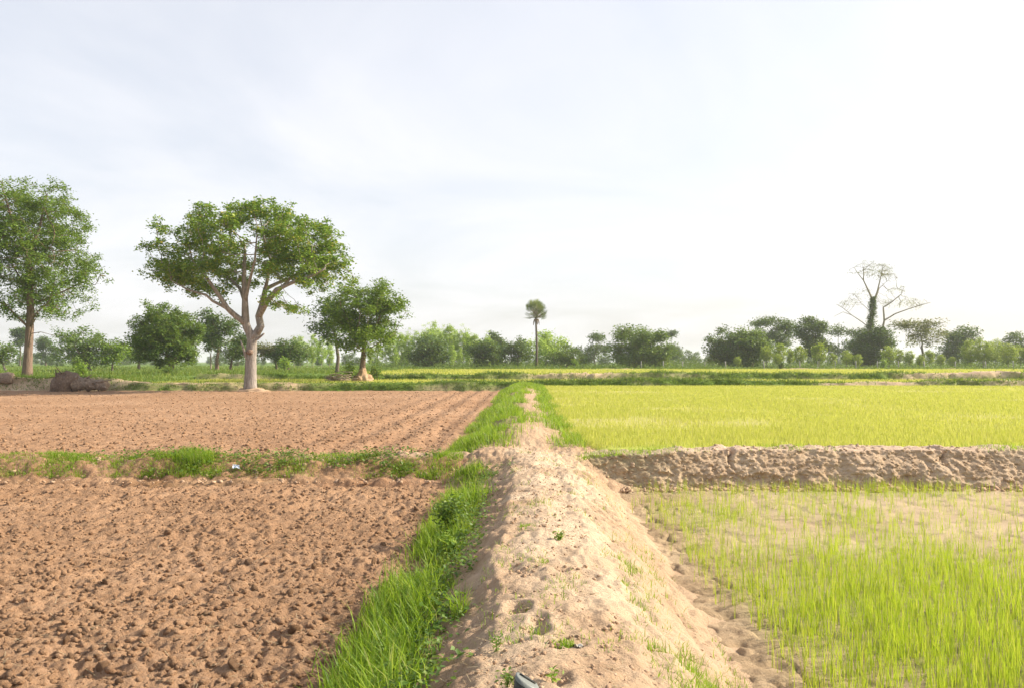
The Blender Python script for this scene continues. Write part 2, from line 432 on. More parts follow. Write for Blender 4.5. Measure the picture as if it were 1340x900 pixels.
NU = [-1.6, -1.15, -0.86, -0.50, -0.20, 0.10, 0.44, 0.80, 1.05, 1.25, 1.7]
NZ = [-0.10, -0.05, 0.02, 0.30, 0.51, 0.55, 0.51, 0.33, 0.12, -0.01, -0.09]
FU = [-1.9, -1.55, -1.25, -0.85, -0.45, -0.1, 0.25, 0.55, 0.8, 1.2, 1.7]
FZ = [0.02, 0.08, 0.16, 0.40, 0.56, 0.60, 0.58, 0.51, 0.44, 0.36, 0.30]
def z_bund(u, y):
    u = np.asarray(u, float); y = np.asarray(y, float)
    uu = u + 0.10 * fbm(y * 0.35, np.zeros_like(y), 3, 5) * np.ones_like(u) + 0.11 * fbm(y * 1.6, u * 0.9, 4, 6)
    k = sstep(11.6, 13.6, y)
    z = np.interp(uu, NU, NZ) * (1 - k) + np.interp(uu, FU, FZ) * k
    top = sstep(-0.9, -0.3, u) * (1 - sstep(0.4, 0.9, u))
    z = z + top * (0.05 * fbm(y * 0.45, u * 0.3, 3, 9) * (1 + k))
    z = z + 0.035 * np.exp(-((y - 14.9) / 0.6) ** 2 - ((u + 0.05) / 0.45) ** 2)
    z = z - 0.10 * sstep(7.5, 10.5, y) * (1 - sstep(13.6, 15.0, y)) * top
    return z

WALL_S = np.array([0.55, 0.8, 1.2, 1.7, 2.2, 3.4, 6.0, 30.0]); WALL_T = np.array([0.22, 0.32, 0.44, 0.48, 0.49, 0.54, 0.55, 0.55])
def wall_top(x): return np.interp(x, WALL_S, WALL_T) + 0.05 * fbm(x * 0.9, x * 0, 4, 21, 0.6)

def far_z(x, y):
    """ground beyond the near fields"""
    x = np.asarray(x, float); y = np.asarray(y, float)
    left = 1 - sstep(-27, -22, x)
    r1 = 0.43 * sstep(48.4, 49.6, y)
    r2 = 0.38 * (sstep(49.0, 51.5, y) * left + sstep(60.0, 62.5, y) * (1 - left))
    return -0.4 + 0.42 * sstep(30, 48, y) + r1 + r2 + 0.05 * fbm(x * 0.07, y * 0.07, 2, 3) * sstep(52, 60, y)

# -- ground: one sheet out to the horizon
gy = np.concatenate([[-2400, -600, -150, -40, -8, 10, 30], np.linspace(44, 66, 56), np.geomspace(68, 2400, 60)])
gx = np.concatenate([-np.geomspace(2400, 46, 30), np.linspace(-44, 44, 60), np.geomspace(46, 2400, 30)])
X, Y = np.meshgrid(gx, gy)
structure('ground', sheet('ground', X, Y, far_z(X, Y)), M['pasture'], 'green pasture ground reaching back to the tree line', 'ground')

def georows(a, b, k):
    n = int(math.log(b / a) / k) + 2
    return np.geomspace(a, b, n)

# -- near ploughed field
def plough_h(x, y, amp=0.95):
    lo = fbm(x * 0.55, y * 0.9, 3, 31)
    m = 0.65 + 0.45 * fbm(x * 0.9, y * 1.3, 3, 33)
    a = np.clip(1 - worley(x * 5.4 + 0.4 * lo, y * 6.4, 41) * 1.25, 0, 1) ** 0.8
    b = np.clip(1 - worley(x * 10.5, y * 11.5, 43) * 1.2, 0, 1) ** 0.8
    c = np.clip(1 - worley(x * 19, y * 21, 47) * 1.1, 0, 1)
    return amp * (0.035 * lo + m * (0.062 * a + 0.045 * b + 0.024 * c) + 0.020 * fbm(x * 6, y * 6, 4, 49) - 0.035 * sstep(0.05, 0.5, fbm(x * 3.1, y * 3.6, 4, 51, 0.6)) + 0.012 * fbm(x * 26, y * 26, 2, 53)) - 0.05
ys = georows(1.6, 12.9, 0.0040); us = -0.62 - 11.9 * np.linspace(1, 0, 640) ** 1.25
Y, U = np.meshgrid(ys, us, indexing='ij'); X = U + SK * Y
fade = 1 - 0.75 * sstep(-1.15, -0.8, U)
field_near = structure('ploughed_field', sheet('ploughed_field', X, Y, plough_h(X, Y) * fade), M['plough'], 'near reddish ploughed field with coarse clods beside the sandy bank', 'field')

# -- farther ploughed field, harrowed in rows; tracks along the bank
def far_plough_h(x, y):
    u = UV(x, y); lo = fbm(x * 0.3, y * 0.3, 3, 61)
    rows = np.sin(y * 5.2 + 2.5 * fbm(x * 0.16, y * 0.35, 3, 63)) * (1 - sstep(-6, -3.5, u))
    tracks = np.sin(u * 6.8 + 1.2 * fbm(x * 0.2, y * 0.12, 2, 65)) * sstep(-6.5, -3.2, u) * (1 - sstep(-1.9, -1.5, u))
    b = np.clip(1 - worley(x * 3.2, y * 3.6, 67) * 1.2, 0, 1)
    c = np.clip(1 - worley(x * 7.5, y * 8, 69) * 1.2, 0, 1)
    return 0.15 + 0.02 * lo + 0.013 * rows + 0.032 * tracks + 0.052 * b + 0.030 * c - 0.035
ys = georows(13.3, 49.0, 0.0037); us = np.linspace(-48, -1.0, 820)
us = -1.0 - 47 * (np.linspace(1, 0, 820) ** 1.35)
Y, U = np.meshgrid(ys, us, indexing='ij'); X = U + SK * Y
structure('ploughed_field', sheet('ploughed_field', X, Y, far_plough_h(X, Y)), M['plough_far'], 'farther ploughed field with harrow lines in front of the trees', 'field')

# -- near paddy mud
ys = georows(1.6, 12.5, 0.005); us = np.concatenate([np.linspace(0.85, 2.4, 90), np.linspace(2.43, 12.5, 340)])
Y, U = np.meshgrid(ys, us, indexing='ij'); X = U + SK * Y
def rice_density(x, y):
    """0..1 cover of young rice in the near paddy"""
    u = UV(x, y)
    d = 0.50 + 0.75 * fbm(x * 0.55, y * 0.42, 3, 81) + 0.65 * np.exp(-((x - 2.6) / 1.3) ** 2 - ((y - 5.4) / 2.0) ** 2)
    d = d - 0.22 * np.exp(-((x - 4.9) / 1.9) ** 2 - ((y - 8.6) / 1.2) ** 2) + 0.35 * np.exp(-((y - 11.7) / 0.4) ** 2)
    d = (d - 0.22 * sstep(6.8, 9.5, y)) * sstep(1.36, 1.75, u + 0.15 * fbm(x * 1.3, y * 1.1, 2, 83))
    d = np.maximum(d, 0.20 * sstep(1.6, 2.0, u))
    return np.clip(d, 0.0, 1)
w1 = worley(X * 3.0 + 0.3 * fbm(X * 2, Y * 2, 2, 5), Y * 3.0, 85)
hz = 0.012 * fbm(X * 1.2, Y * 1.2, 4, 87) + 0.05 * fbm(X * 5, Y * 5, 4, 88, 0.6) * (1 - sstep(1.45, 2.1, U)) - 0.035 * np.exp(-(fbm(X * 2.6, Y * 2.6, 3, 86) / 0.045) ** 2) * (1 - sstep(1.6, 2.6, U)) - 0.02 * sstep(0.50, 0.62, w1)
dens = rice_density(X, Y)
structure('paddy_field', sheet('paddy_field', X, Y, hz, {'green': 0.55 * dens, 'sand': np.clip(0.55 * fbm(X * 0.8, Y * 1.2, 3, 89) + 0.5 * sstep(1.5, 2.3, U), 0, 1)}), M['mud'], 'near paddy of pale dry mud under thin young rice', 'field')

# -- upper paddy
ys = georows(13.3, 48.5, 0.012); us = np.concatenate([np.linspace(0.5, 6, 40), np.linspace(6.3, 52, 150)])
Y, U = np.meshgrid(ys, us, indexing='ij'); X = U + SK * Y
def soil_patch(x, y): return np.clip(1.9 * (fbm(x * 0.16, y * 0.26, 4, 91) + 0.02) + 0.35 * np.exp(-((x - 2.6 - 0.22 * (y - 13)) / 4.0) ** 2 - ((y - 24) / 9) ** 2), 0, 0.75)
def upper_z(x, y): return 0.44 + 0.01 * fbm(x * 0.5, y * 0.5, 2, 92) - 0.25 * (1 - sstep(0.75, 1.35, UV(x, y))) * (1 - sstep(13.8, 14.6, y))
sp = soil_patch(X, Y)
structure('paddy_field', sheet('paddy_field', X, Y, upper_z(X, Y), {'green': 1 - sp, 'sand': 0.6 * sp}), M['ricefloor'], 'raised paddy of bright yellow green young rice behind the earth step', 'field')

# -- the long bank
ys = georows(1.1, 50.5, 0.0042); us = np.concatenate([np.linspace(-1.75, -1.1, 28), np.linspace(-1.085, 1.3, 168), np.linspace(1.32, 1.65, 14)])
Y, U = np.meshgrid(ys, us, indexing='ij'); X = U + SK * Y
Z = z_bund(U, Y)
rough = sstep(-1.3, -0.9, U) * (1 - sstep(1.25, 1.45, U))
side = 1 - sstep(-0.35, -0.1, U) + sstep(0.35, 0.6, U)
Z = Z + rough * (0.018 * fbm(X * 4, Y * 3, 4, 101) + (0.020 + 0.030 * np.clip(side, 0, 1)) * np.clip(1 - worley(X * 7, Y * 6, 103) * 1.2, 0, 1) + 0.014 * fbm(X * 12, Y * 9, 4, 104, 0.6) + 0.016 * np.clip(1 - worley(X * 17, Y * 15, 105) * 1.2, 0, 1) - 0.012)
for (hx, hy, hr, hd) in ((0.035, 4.50, 0.060, 0.075), (0.13, 4.15, 0.055, 0.055), (0.145, 4.28, 0.045, 0.04), (0.19, 3.45, 0.06, 0.045), (0.02, 6.2, 0.05, 0.03), (0.33, 5.3, 0.05, 0.03), (0.10, 9.0, 0.09, 0.04)):
    d2 = ((X - hx) ** 2 + ((Y - hy) * 0.75) ** 2) / hr ** 2
    Z = Z - hd * np.exp(-d2 ** 1.6) + 0.25 * hd * np.exp(-(np.sqrt(d2) - 1.7) ** 2 * 3)
green = np.clip(0.9 * sstep(13.4, 15, Y) * (1 - sstep(-0.35, 0.0, U)) + 0.8 * sstep(14.8, 17, Y) * sstep(0.25, 0.5, U) * sstep(-0.2, 0.25, fbm(Y * 0.25, U, 2, 107)), 0, 1) * (0.6 + 0.4 * fbm(X * 3, Y * 3, 3, 108))
sand = np.clip(sstep(-0.4, 0.0, U + 0.15 * fbm(X * 3, Y * 2, 3, 110)) * (1 - 0.6 * sstep(0.4, 1.1, U)) * (0.75 + 0.9 * fbm(X * 2, Y * 1.4, 4, 109)), 0, 1) * (1 - 0.75 * sstep(12.4, 13.8, Y))
structure('earth_bank', sheet('earth_bank', X, Y, Z, {'green': np.clip(green, 0, 1), 'sand': sand}), M['bund'], 'long sandy footpath bank running between the ploughed fields and the paddies', 'bank')

# -- low bank between the two ploughed fields
def z_cross(x, y):
    c = 13.15 + 0.12 * fbm(x * 0.35, x * 0, 2, 111); d = np.abs(y - c)
    hgt = 0.22 + 0.09 * fbm(x * 0.9, y * 0.5, 3, 113)
    return 0.02 + 0.11 * sstep(12.8, 13.6, y) + hgt * (1 - sstep(0.12, 0.72, d))
xs = np.linspace(-13, -0.45, 520); ys = np.linspace(12.15, 14.35, 84)
Y, X = np.meshgrid(ys, xs, indexing='ij')
lump = np.clip(1 - worley(X * 4, Y * 4.5, 115) * 1.2, 0, 1)
Z = z_cross(X, Y) + 0.05 * lump + 0.04 * fbm(X * 5, Y * 5, 4, 117) + 0.03 * np.clip(1 - worley(X * 10, Y * 11, 118) * 1.2, 0, 1) - 0.16 * (1 - sstep(0.0, 0.28, np.minimum(Y - 12.15, 14.35 - Y)))
gc = np.clip(0.5 + 0.9 * fbm(X * 0.7, Y * 1.5, 3, 119), 0, 1) * (1 - sstep(-4.2, -2.6, X) * 0.6)
structure('earth_bank', sheet('earth_bank', X, Y, Z, {'green': gc * 0.1, 'sand': np.clip(sstep(-4.5, -3, X) * sstep(13.0, 13.3, Y), 0, 1) * 0.8}), M['bank_red'], 'low weedy earth bank between the two ploughed fields', 'bank')

# -- eroded step between the two paddies
xs = np.linspace(0.5, 15.5, 770)
prof_t = np.concatenate([np.linspace(0, 0.12, 8), np.linspace(0.13, 0.62, 52), np.linspace(0.64, 1, 26)])
T, X = np.meshgrid(prof_t, xs, indexing='ij')
top = wall_top(X)
y0 = 12.02 + 0.10 * fbm(X * 0.6, X * 0, 3, 121) + 0.25 * (1 - sstep(1.2, 2.6, X))
Yb = np.interp(T, [0, 0.12, 0.62, 0.8, 1.0], [-0.16, 0.0, 0.52, 0.9, 1.75])
Zb = np.interp(T, [0, 0.12, 0.35, 0.62, 0.8, 1.0], [-0.05, 0.0, 0.5, 0.97, 1.0, 0.72]) * top
n3 = fbm(X * 2.2, Zb * 4, 4, 123); l3 = np.clip(1 - worley(X * 5, Zb * 8, 125) * 1.15, 0, 1)
face = sstep(0.05, 0.2, T) * (1 - sstep(0.6, 0.72, T))
Y = y0 + Yb - face * (0.09 * n3 + 0.03 * l3 + 0.045 * np.clip(1 - worley(X * 13, Zb * 17, 126) * 1.1, 0, 1) + 0.05 * fbm(X * 10, Zb * 13, 4, 127, 0.6))
crack = np.zeros_like(X)
for cx in (3.42, 6.72, 9.4):
    crack = np.maximum(crack, np.exp(-((X - cx - 0.05 * np.sin(Zb * 14)) / 0.028) ** 2))
Y = Y + 0.11 * crack * sstep(0.25, 0.4, T) * (1 - sstep(0.66, 0.8, T)); 
Z = Zb + (1 - face) * 0.05 * fbm(X * 6, T * 9, 4, 129, 0.6) - 0.10 * crack * sstep(0.5, 0.62, T) * (1 - sstep(0.7, 0.8, T))
wf = (T > 0.08) & (T < 0.8); WALL_PTS = np.stack([X[wf], Y[wf], Z[wf]], 1)
gcv = np.clip(0.9 * (1 - sstep(1.6, 3.2, X)) * (0.5 + 0.6 * fbm(X * 2, Zb * 3, 3, 131)), 0, 1)
structure('earth_bank', sheet('earth_bank', X, Y, Z, {'green': gcv * 0.35, 'sand': np.clip(sstep(0.55, 0.66, T) * 0.9 + 0.25 * n3, 0, 1)}), M['wall'], 'crumbling bare earth step between the near and the raised paddy', 'bank')

# -- three far banks
def far_bank(yc, wid, base, hgt, x0, x1, nx, seed, gbias, label, sandx=None):
    xs = np.linspace(x0, x1, nx); t = np.linspace(-1, 1, 26)
    T, X = np.meshgrid(t, xs, indexing='ij')
    h = hgt * (0.85 + 0.45 * fbm(X * 0.18, X * 0, 3, seed)) * (1 + (0.55 * (1 - sstep(-26, -22, X)) if sandx else 0))
    prof = np.interp(T, [-1, -0.75, -0.3, 0.1, 1], [-0.9, -0.35, 0.92, 1.0, 0.25])
    Yw = yc + 0.35 * fbm(X * 0.12, X * 0, 3, seed + 1) + T * wid - 0.40 * fbm(X * 1.1, T * 1.5, 4, seed + 2, 0.6)
    Z = base + np.where(prof > 0, h * prof, 0.5 * prof) + 0.09 * fbm(X * 1.6, T * 2, 4, seed + 3) + 0.10 * np.clip(1 - worley(X * 1.9, T * 2.2, seed + 7) * 1.2, 0, 1) - 0.03
    g = np.clip(gbias + 1.6 * fbm(X * 0.14, T * 0.6, 3, seed + 4), 0, 1)
    if sandx:
        mid = sstep(-25, -22, X) * (1 - sstep(-6, -3, X)); h = h * (1 - 0.5 * mid); Z = base + np.where(prof > 0, h * prof, 0.5 * prof) + 0.07 * fbm(X * 1.6, T * 2, 4, seed + 3); g = np.maximum(g, mid * np.clip(0.6 + 1.2 * fbm(X * 0.5, T, 3, seed + 9), 0, 1)); g = g * (1 - 0.9 * (1 - sstep(-27, -24, X)) * (T < 0.0))
    return structure('earth_bank', sheet('earth_bank', X, Yw, Z, {'green': g, 'sand': np.clip(0.3 + 0.6 * fbm(X * 0.5, T, 3, seed + 5), 0, 1) * 0.6}), M['wall'], label, 'bank'), (xs, yc, h[0], base, seed, gbias)
b1, B1 = far_bank(48.9, 1.1, 0.42, 0.36, -48, 62, 700, 141, 0.55, 'weedy earth bank at the far edge of the ploughed field and raised paddy', True)
b2, B2 = far_bank(61.2, 1.5, 0.44, 0.66, -24, 80, 600, 151, 0.5, 'second overgrown bank behind the narrow strip of rice', False)
b3, B3 = far_bank(101.0, 1.6, 0.78, 0.26, -25, 120, 300, 161, 0.7, 'low dark grassy bank just before the tree line', False)
xs = np.linspace(-24, 80, 60); ys = np.linspace(49.6, 60.6, 8); Y, X = np.meshgrid(ys, xs, indexing='ij')
structure('paddy_field', sheet('paddy_field', X, Y, 0.49 + 0 * X, {'green': 0.75 + 0 * X, 'sand': 0 * X}), M['ricefloor'], 'narrow strip of yellow rice between the two far banks', 'field')
xs = np.linspace(-14, 120, 60); ys = np.linspace(62.4, 100.5, 12); Y, X = np.meshgrid(ys, xs, indexing='ij')
structure('paddy_field', sheet('paddy_field', X, Y, 0.90 + 0 * X, {'green': 0.7 + 0 * X, 'sand': 0 * X}), M['ricefloor'], 'farthest yellow rice field before the tree line', 'field')

# ------------------------------------------------------------------ haze
hb = ico(0)
hv = np.array([(x, y, z) for x in (-2500, 2500) for y in (-2500, 2500) for z in (-1.6, 21.0)], float)
hf = np.array([(0, 1, 3, 2), (4, 6, 7, 5), (0, 4, 5, 1), (2, 3, 7, 6), (0, 2, 6, 4), (1, 5, 7, 3)])
m, nt, out = new_mat('haze air')
pv = nd(nt, 'ShaderNodeVolumePrincipled'); pv.inputs['Color'].default_value = (0.93, 0.96, 1.0, 1); pv.inputs['Density'].default_value = 0.00038; pv.inputs['Anisotropy'].default_value = 0.2
nt.links.new(pv.outputs[0], out.inputs['Volume'])
stuff('haze', mesh('haze', hv, hf), m, 'pale humid haze over the whole plain', 'haze')

# ------------------------------------------------------------------ clods
r = np.random.default_rng(5)
clod_meshes = []
for k in range(6):
    V, F = lumps(np.zeros((1, 3)), np.ones(1), r, 1, 0.8, 0.22)
    me = mesh('clod', V, F, True); me.materials.append(M['clod']); clod_meshes.append(me)
n = 300
cy = 3.2 * (12.0 / 3.2) ** (r.random(n) ** 1.1); cu = -1.12 - r.random(n) * (0.75 * cy + 0.2); cx = cu + SK * cy
cs = 0.020 + 0.022 * r.random(n) ** 1.6
for k in range(n):
    o = obj('clod', clod_meshes[k % 6], None, field_near)
    o.location = (cx[k], cy[k], float(plough_h(np.array([cx[k]]), np.array([cy[k]]))[0]) + 0.10 * cs[k])
    o.rotation_euler = tuple(r.uniform(0, 6.28, 3)); s = cs[k]; o.scale = (s * r.uniform(0.8, 1.3), s * r.uniform(0.8, 1.2), s * r.uniform(0.6, 0.95))
n = 24000
cy = 2.4 * (12.4 / 2.4) ** (r.random(n) ** 0.85); cu = -0.92 - r.random(n) * (0.95 * cy + 0.6); cx = cu + SK * cy
cs = 0.006 + 0.026 * r.random(n) ** 2.4
P = np.stack([cx, cy, plough_h(cx, cy) + 0.10 * cs], 1)
o = obj('clods', mesh('clods', *lumps(P, cs, r, 0)), M['clod'], field_near); o['kind'] = 'stuff'

def crumbs(n, fx, zf, smin, smax, parent_label, name='crumbs', mat='crumb', seed=1):
    r = np.random.default_rng(seed); x, y = fx(n, r)
    s = smin + (smax - smin) * r.random(n) ** 3
    P = np.stack([x, y, zf(x, y) + 0.1 * s], 1)
    return stuff(name, mesh(name, *lumps(P, s, r, 0)), M[mat], parent_label, 'soil')
def f_bund(n, r):
    y = 2.2 * (13.5 / 2.2) ** r.random(n); u = r.uniform(-0.85, 1.25, n) ; return u + SK * y, y
crumbs(8000, f_bund, lambda x, y: z_bund(UV(x, y), y) + 0.005, 0.003, 0.016, 'loose crumbs of dry soil scattered over the sandy bank', 'soil_crumbs', seed=3)
def f_far(n, r):
    y = 14.2 * (46 / 14.2) ** r.random(n); u = -1.7 - r.random(n) * (0.75 * y); return u + SK * y, y
crumbs(12000, f_far, far_plough_h, 0.012, 0.05, 'small clods strewn across the farther ploughed field', 'soil_crumbs', 'clod', 4)
def f_wall(n, r): return r.uniform(1.6, 10.5, n), r.uniform(11.72, 12.1, n)
crumbs(900, f_wall, lambda x, y: 0 * x, 0.012, 0.06, 'lumps fallen from the crumbling earth step onto the mud', 'soil_crumbs', seed=6)
_r = np.random.default_rng(8); _p = WALL_PTS[_r.integers(len(WALL_PTS), size=5000)]; _s = 0.005 + 0.026 * _r.random(5000) ** 2.8
stuff('soil_crumbs', mesh('soil_crumbs', *lumps(_p, _s, _r, 0)), M['wall'], 'crumbly lumps clinging to the face of the earth step', 'soil')
def f_cross(n, r): return r.uniform(-11.5, -0.9, n), 12.3 + 1.7 * r.random(n)
crumbs(2600, f_cross, lambda x, y: z_cross(x, y) + 0.02, 0.01, 0.045, 'lumps of earth on the low weedy bank', 'soil_crumbs', seed=7)
# ------------------------------------------------------------------ trees
def colonize(nodes, parents, A, step, infl, kill, rng, iters=140, trop=(0, 0, 0.06), maxn=6000):
    N = np.zeros((maxn, 3)); N[:len(nodes)] = nodes; par = list(parents); cnt = len(nodes)
    A = A.copy()
    D = np.linalg.norm(A[:, None] - N[None, :cnt], axis=2); near = D.argmin(1); dn = D.min(1)
    kids = {}
    for it in range(iters):
        act = dn < infl
        if not act.any(): break
        idx = near[act]; dirs = A[act] - N[idx]; dirs /= np.linalg.norm(dirs, axis=1)[:, None] + 1e-9
        acc = np.zeros((cnt, 3)); np.add.at(acc, idx, dirs)
        which = np.unique(idx)
        which = np.array([w for w in which if kids.get(w, 0) < 3], int)
        if not len(which): break
        g = acc[which]; g /= np.linalg.norm(g, axis=1)[:, None] + 1e-9
        g = g + np.array(trop) + rng.normal(0, 0.16, g.shape); g /= np.linalg.norm(g, axis=1)[:, None]
        new = N[which] + g * step
        k = len(new)
        if cnt + k > maxn: break
        N[cnt:cnt + k] = new; par += list(which)
        for w in which: kids[w] = kids.get(w, 0) + 1
        Dn = np.linalg.norm(A[:, None] - new[None], axis=2); j = Dn.argmin(1); d = Dn.min(1)
        b = d < dn; near[b] = cnt + j[b]; dn[b] = d[b]
        cnt += k
        keep = dn > kill
        A, near, dn = A[keep], near[keep], dn[keep]
        if not len(A): break
    return N[:cnt], np.array(par)

def limb_radii(N, par, tip, expo=2.3):
    r = np.zeros(len(N)); 
    for i in range(len(N) - 1, -1, -1):
        if r[i] == 0: r[i] = tip ** expo
        if par[i] >= 0: r[par[i]] += r[i]
    return r ** (1 / expo)

def limb_mesh(N, par, rad, rng, sides=(9, 6, 4), thr=(0.12, 0.04), rough=0.04, minr=0.0):
    n = len(N); ch = [[] for _ in range(n)]
    for i in range(n):
        if par[i] >= 0: ch[par[i]].append(i)
    parts = []; stack = [(0, -1)]
    while stack:
        s, p = stack.pop(); chain = [s]
        while ch[chain[-1]]:
            c = sorted(ch[chain[-1]], key=lambda q: -rad[q])
            for q in c[1:]: stack.append((q, chain[-1]))
            chain.append(c[0])
        P = N[chain]; R = rad[chain]
        if p >= 0:
            P = np.concatenate([N[p][None], P]); R = np.concatenate([[min(rad[p], R[0] * 1.25)], R])
        if len(P) < 2 or R.max() < minr: continue
        k = sides[0] if R.max() > thr[0] else sides[1] if R.max() > thr[1] else sides[2]
        parts.append(tube(P, R, k, True, rough if R.max() > thr[1] else 0, rng))
    return join(parts)

def crown_points(blobs, n, Y, bx, rng, depth=0.8, shell=0.55, R=None, clump=8, sig=None):
    """points in the crown: blobs are (px, py, rx, ry) in the photograph, given depth around the trunk"""
    B = np.array(blobs, float); s = Y / F_PX
    w = B[:, 2] * B[:, 3]; k = rng.choice(len(B), n, p=w / w.sum())
    m = max(6, n // clump); k = rng.choice(len(B), m, p=w / w.sum())
    th = rng.uniform(0, 2 * math.pi, m); rr = rng.uniform(0, 1, m) ** (0.5 * (1 - 0.5 * shell))
    px = B[k, 0] + B[k, 2] * rr * np.cos(th); py = B[k, 1] + B[k, 3] * rr * np.sin(th)
    x0, x1 = (B[:, 0] - B[:, 2]).min(), (B[:, 0] + B[:, 2]).max(); cx = (x0 + x1) / 2; hw = (x1 - x0) / 2
    if R: hw = R
    dv = rng.uniform(-1, 1, m)
    dmax = np.sqrt(np.maximum(1 - np.clip((px - cx) / hw, -1, 1) ** 2, 0.05)) * hw * s * depth
    dy = dv * dmax
    cyy = np.average(B[:, 1], weights=w); py = cyy + (py - cyy) * (1 - 0.16 * dv ** 2); px = cx + (px - cx) * (1 - 0.18 * dv ** 2)
    out = np.array([at(a, b, Y) for a, b in zip(px, py)])
    out[:, 1] += dy
    sg = sig or 0.062 * (x1 - x0) * s
    j = np.arange(n) % m
    return out[j] + rng.normal(0, 1, (n, 3)) * np.array([sg, sg, sg * 0.6])

def gz(x, y): return float(far_z(np.array([x]), np.array([y]))[0])

def make_tree(name, label, Y, base_px, blobs, leafm, barkm, nclus, per, spread, lsize, trunk_r, seed, cat='tree', group=None,
              limbs=None, base_py=None, step=None, depth=0.8, tip=0.012, wid=0.55, up=0.5, droop=0.25, fork=None, base_z=None, flat=0.7, extra_nodes=None, leaf_every=1.0, flare=1.35, clump=8, sig=None):
    rng = np.random.default_rng(seed)
    x = at(base_px, 480, Y)[0]; z = gz(x, Y) - 0.05 if base_z is None else base_z
    root = np.array([x, Y, z])
    A = crown_points(blobs, nclus, Y, base_px, rng, depth, clump=clump, sig=sig) - root
    step = step or max(0.25, 0.05 * A[:, 2].max())
    nodes, par, rmin = [np.zeros(3)], [-1], [trunk_r]
    def add_line(start, pts, r0, r1):
        last = start; prev = nodes[start]; L = len(pts); cur = start
        seglen = [np.linalg.norm(b - a) for a, b in zip([prev] + pts[:-1], pts)]; tot = sum(seglen); run = 0
        ids = []
        for a, b, sl in zip([prev] + pts[:-1], pts, seglen):
            m = max(1, int(round(sl / step)))
            for q in range(1, m + 1):
                nodes.append(a + (b - a) * q / m); par.append(cur); cur = len(nodes) - 1
                rmin.append(r0 + (r1 - r0) * (run + sl * q / m) / tot)
            run += sl; ids.append(cur)
        return ids
    named = {}
    if limbs:
        for key, start, pts, r0, r1 in limbs:
            P3 = []
            for q in pts:
                w = at(q[0], q[1], Y) - root; w[1] = q[2] if len(q) > 2 else 0.0; P3.append(w)
            if start is None: s = 0
            else: s = named[start[0]][start[1]]
            named[key] = add_line(s, P3, r0, r1)
    else:
        lo = np.percentile(A[:, 2], 12); fk = fork if fork is not None else 0.75
        top = np.array([A[:, 0].mean() * 0.35, 0, max(lo * fk, 0.4)])
        mid = top * 0.5 + np.array([rng.normal(0, 0.06 * top[2]), rng.normal(0, 0.06 * top[2]), 0])
        add_line(0, [mid, top], trunk_r, trunk_r * 0.75)
    nodes = np.array(nodes)
    ext = np.abs(A).max()
    N, par = colonize(nodes, par, A, step, ext * 3, step * 1.3, rng)
    rad = limb_radii(N, par, tip); 
    rm = np.zeros(len(N)); rm[:len(rmin)] = rmin
    # scale the grown limbs so that the trunk keeps its given radius
    k = min(1.0, trunk_r * 0.9 / max(rad[1], 1e-6)) if not limbs else min(1.0, 0.8 * trunk_r / max(rad[1], 1e-6))
    rad = np.maximum(rad * k, tip * 0.8); rad = np.where(rm > 0, np.maximum(rm, 0.0), rad)
    zz = N[:, 2]; fl = np.where(np.arange(len(N)) < len(rmin), 1 + (flare - 1) * np.exp(-np.maximum(zz, 0) / (trunk_r * 1.6)), 1); rad = rad * fl
    e = empty(name, tuple(root), label, cat, group)
    V, F = limb_mesh(N, par, rad, rng)
    obj('trunk', mesh('trunk', V, F, True), M[barkm], e)
    C = A if leaf_every >= 1 else A[rng.random(len(A)) < leaf_every]
    n = len(C) * per
    P = np.repeat(C, per, 0); off = rng.normal(0, 1, (n, 3)) * spread; off[:, 2] *= flat
    P = P + off
    obj('crown', mesh('crown', *leaves(P, lsize * rng.uniform(0.6, 1.3, n), rng, wid, up, droop)), M[leafm], e)
    return e

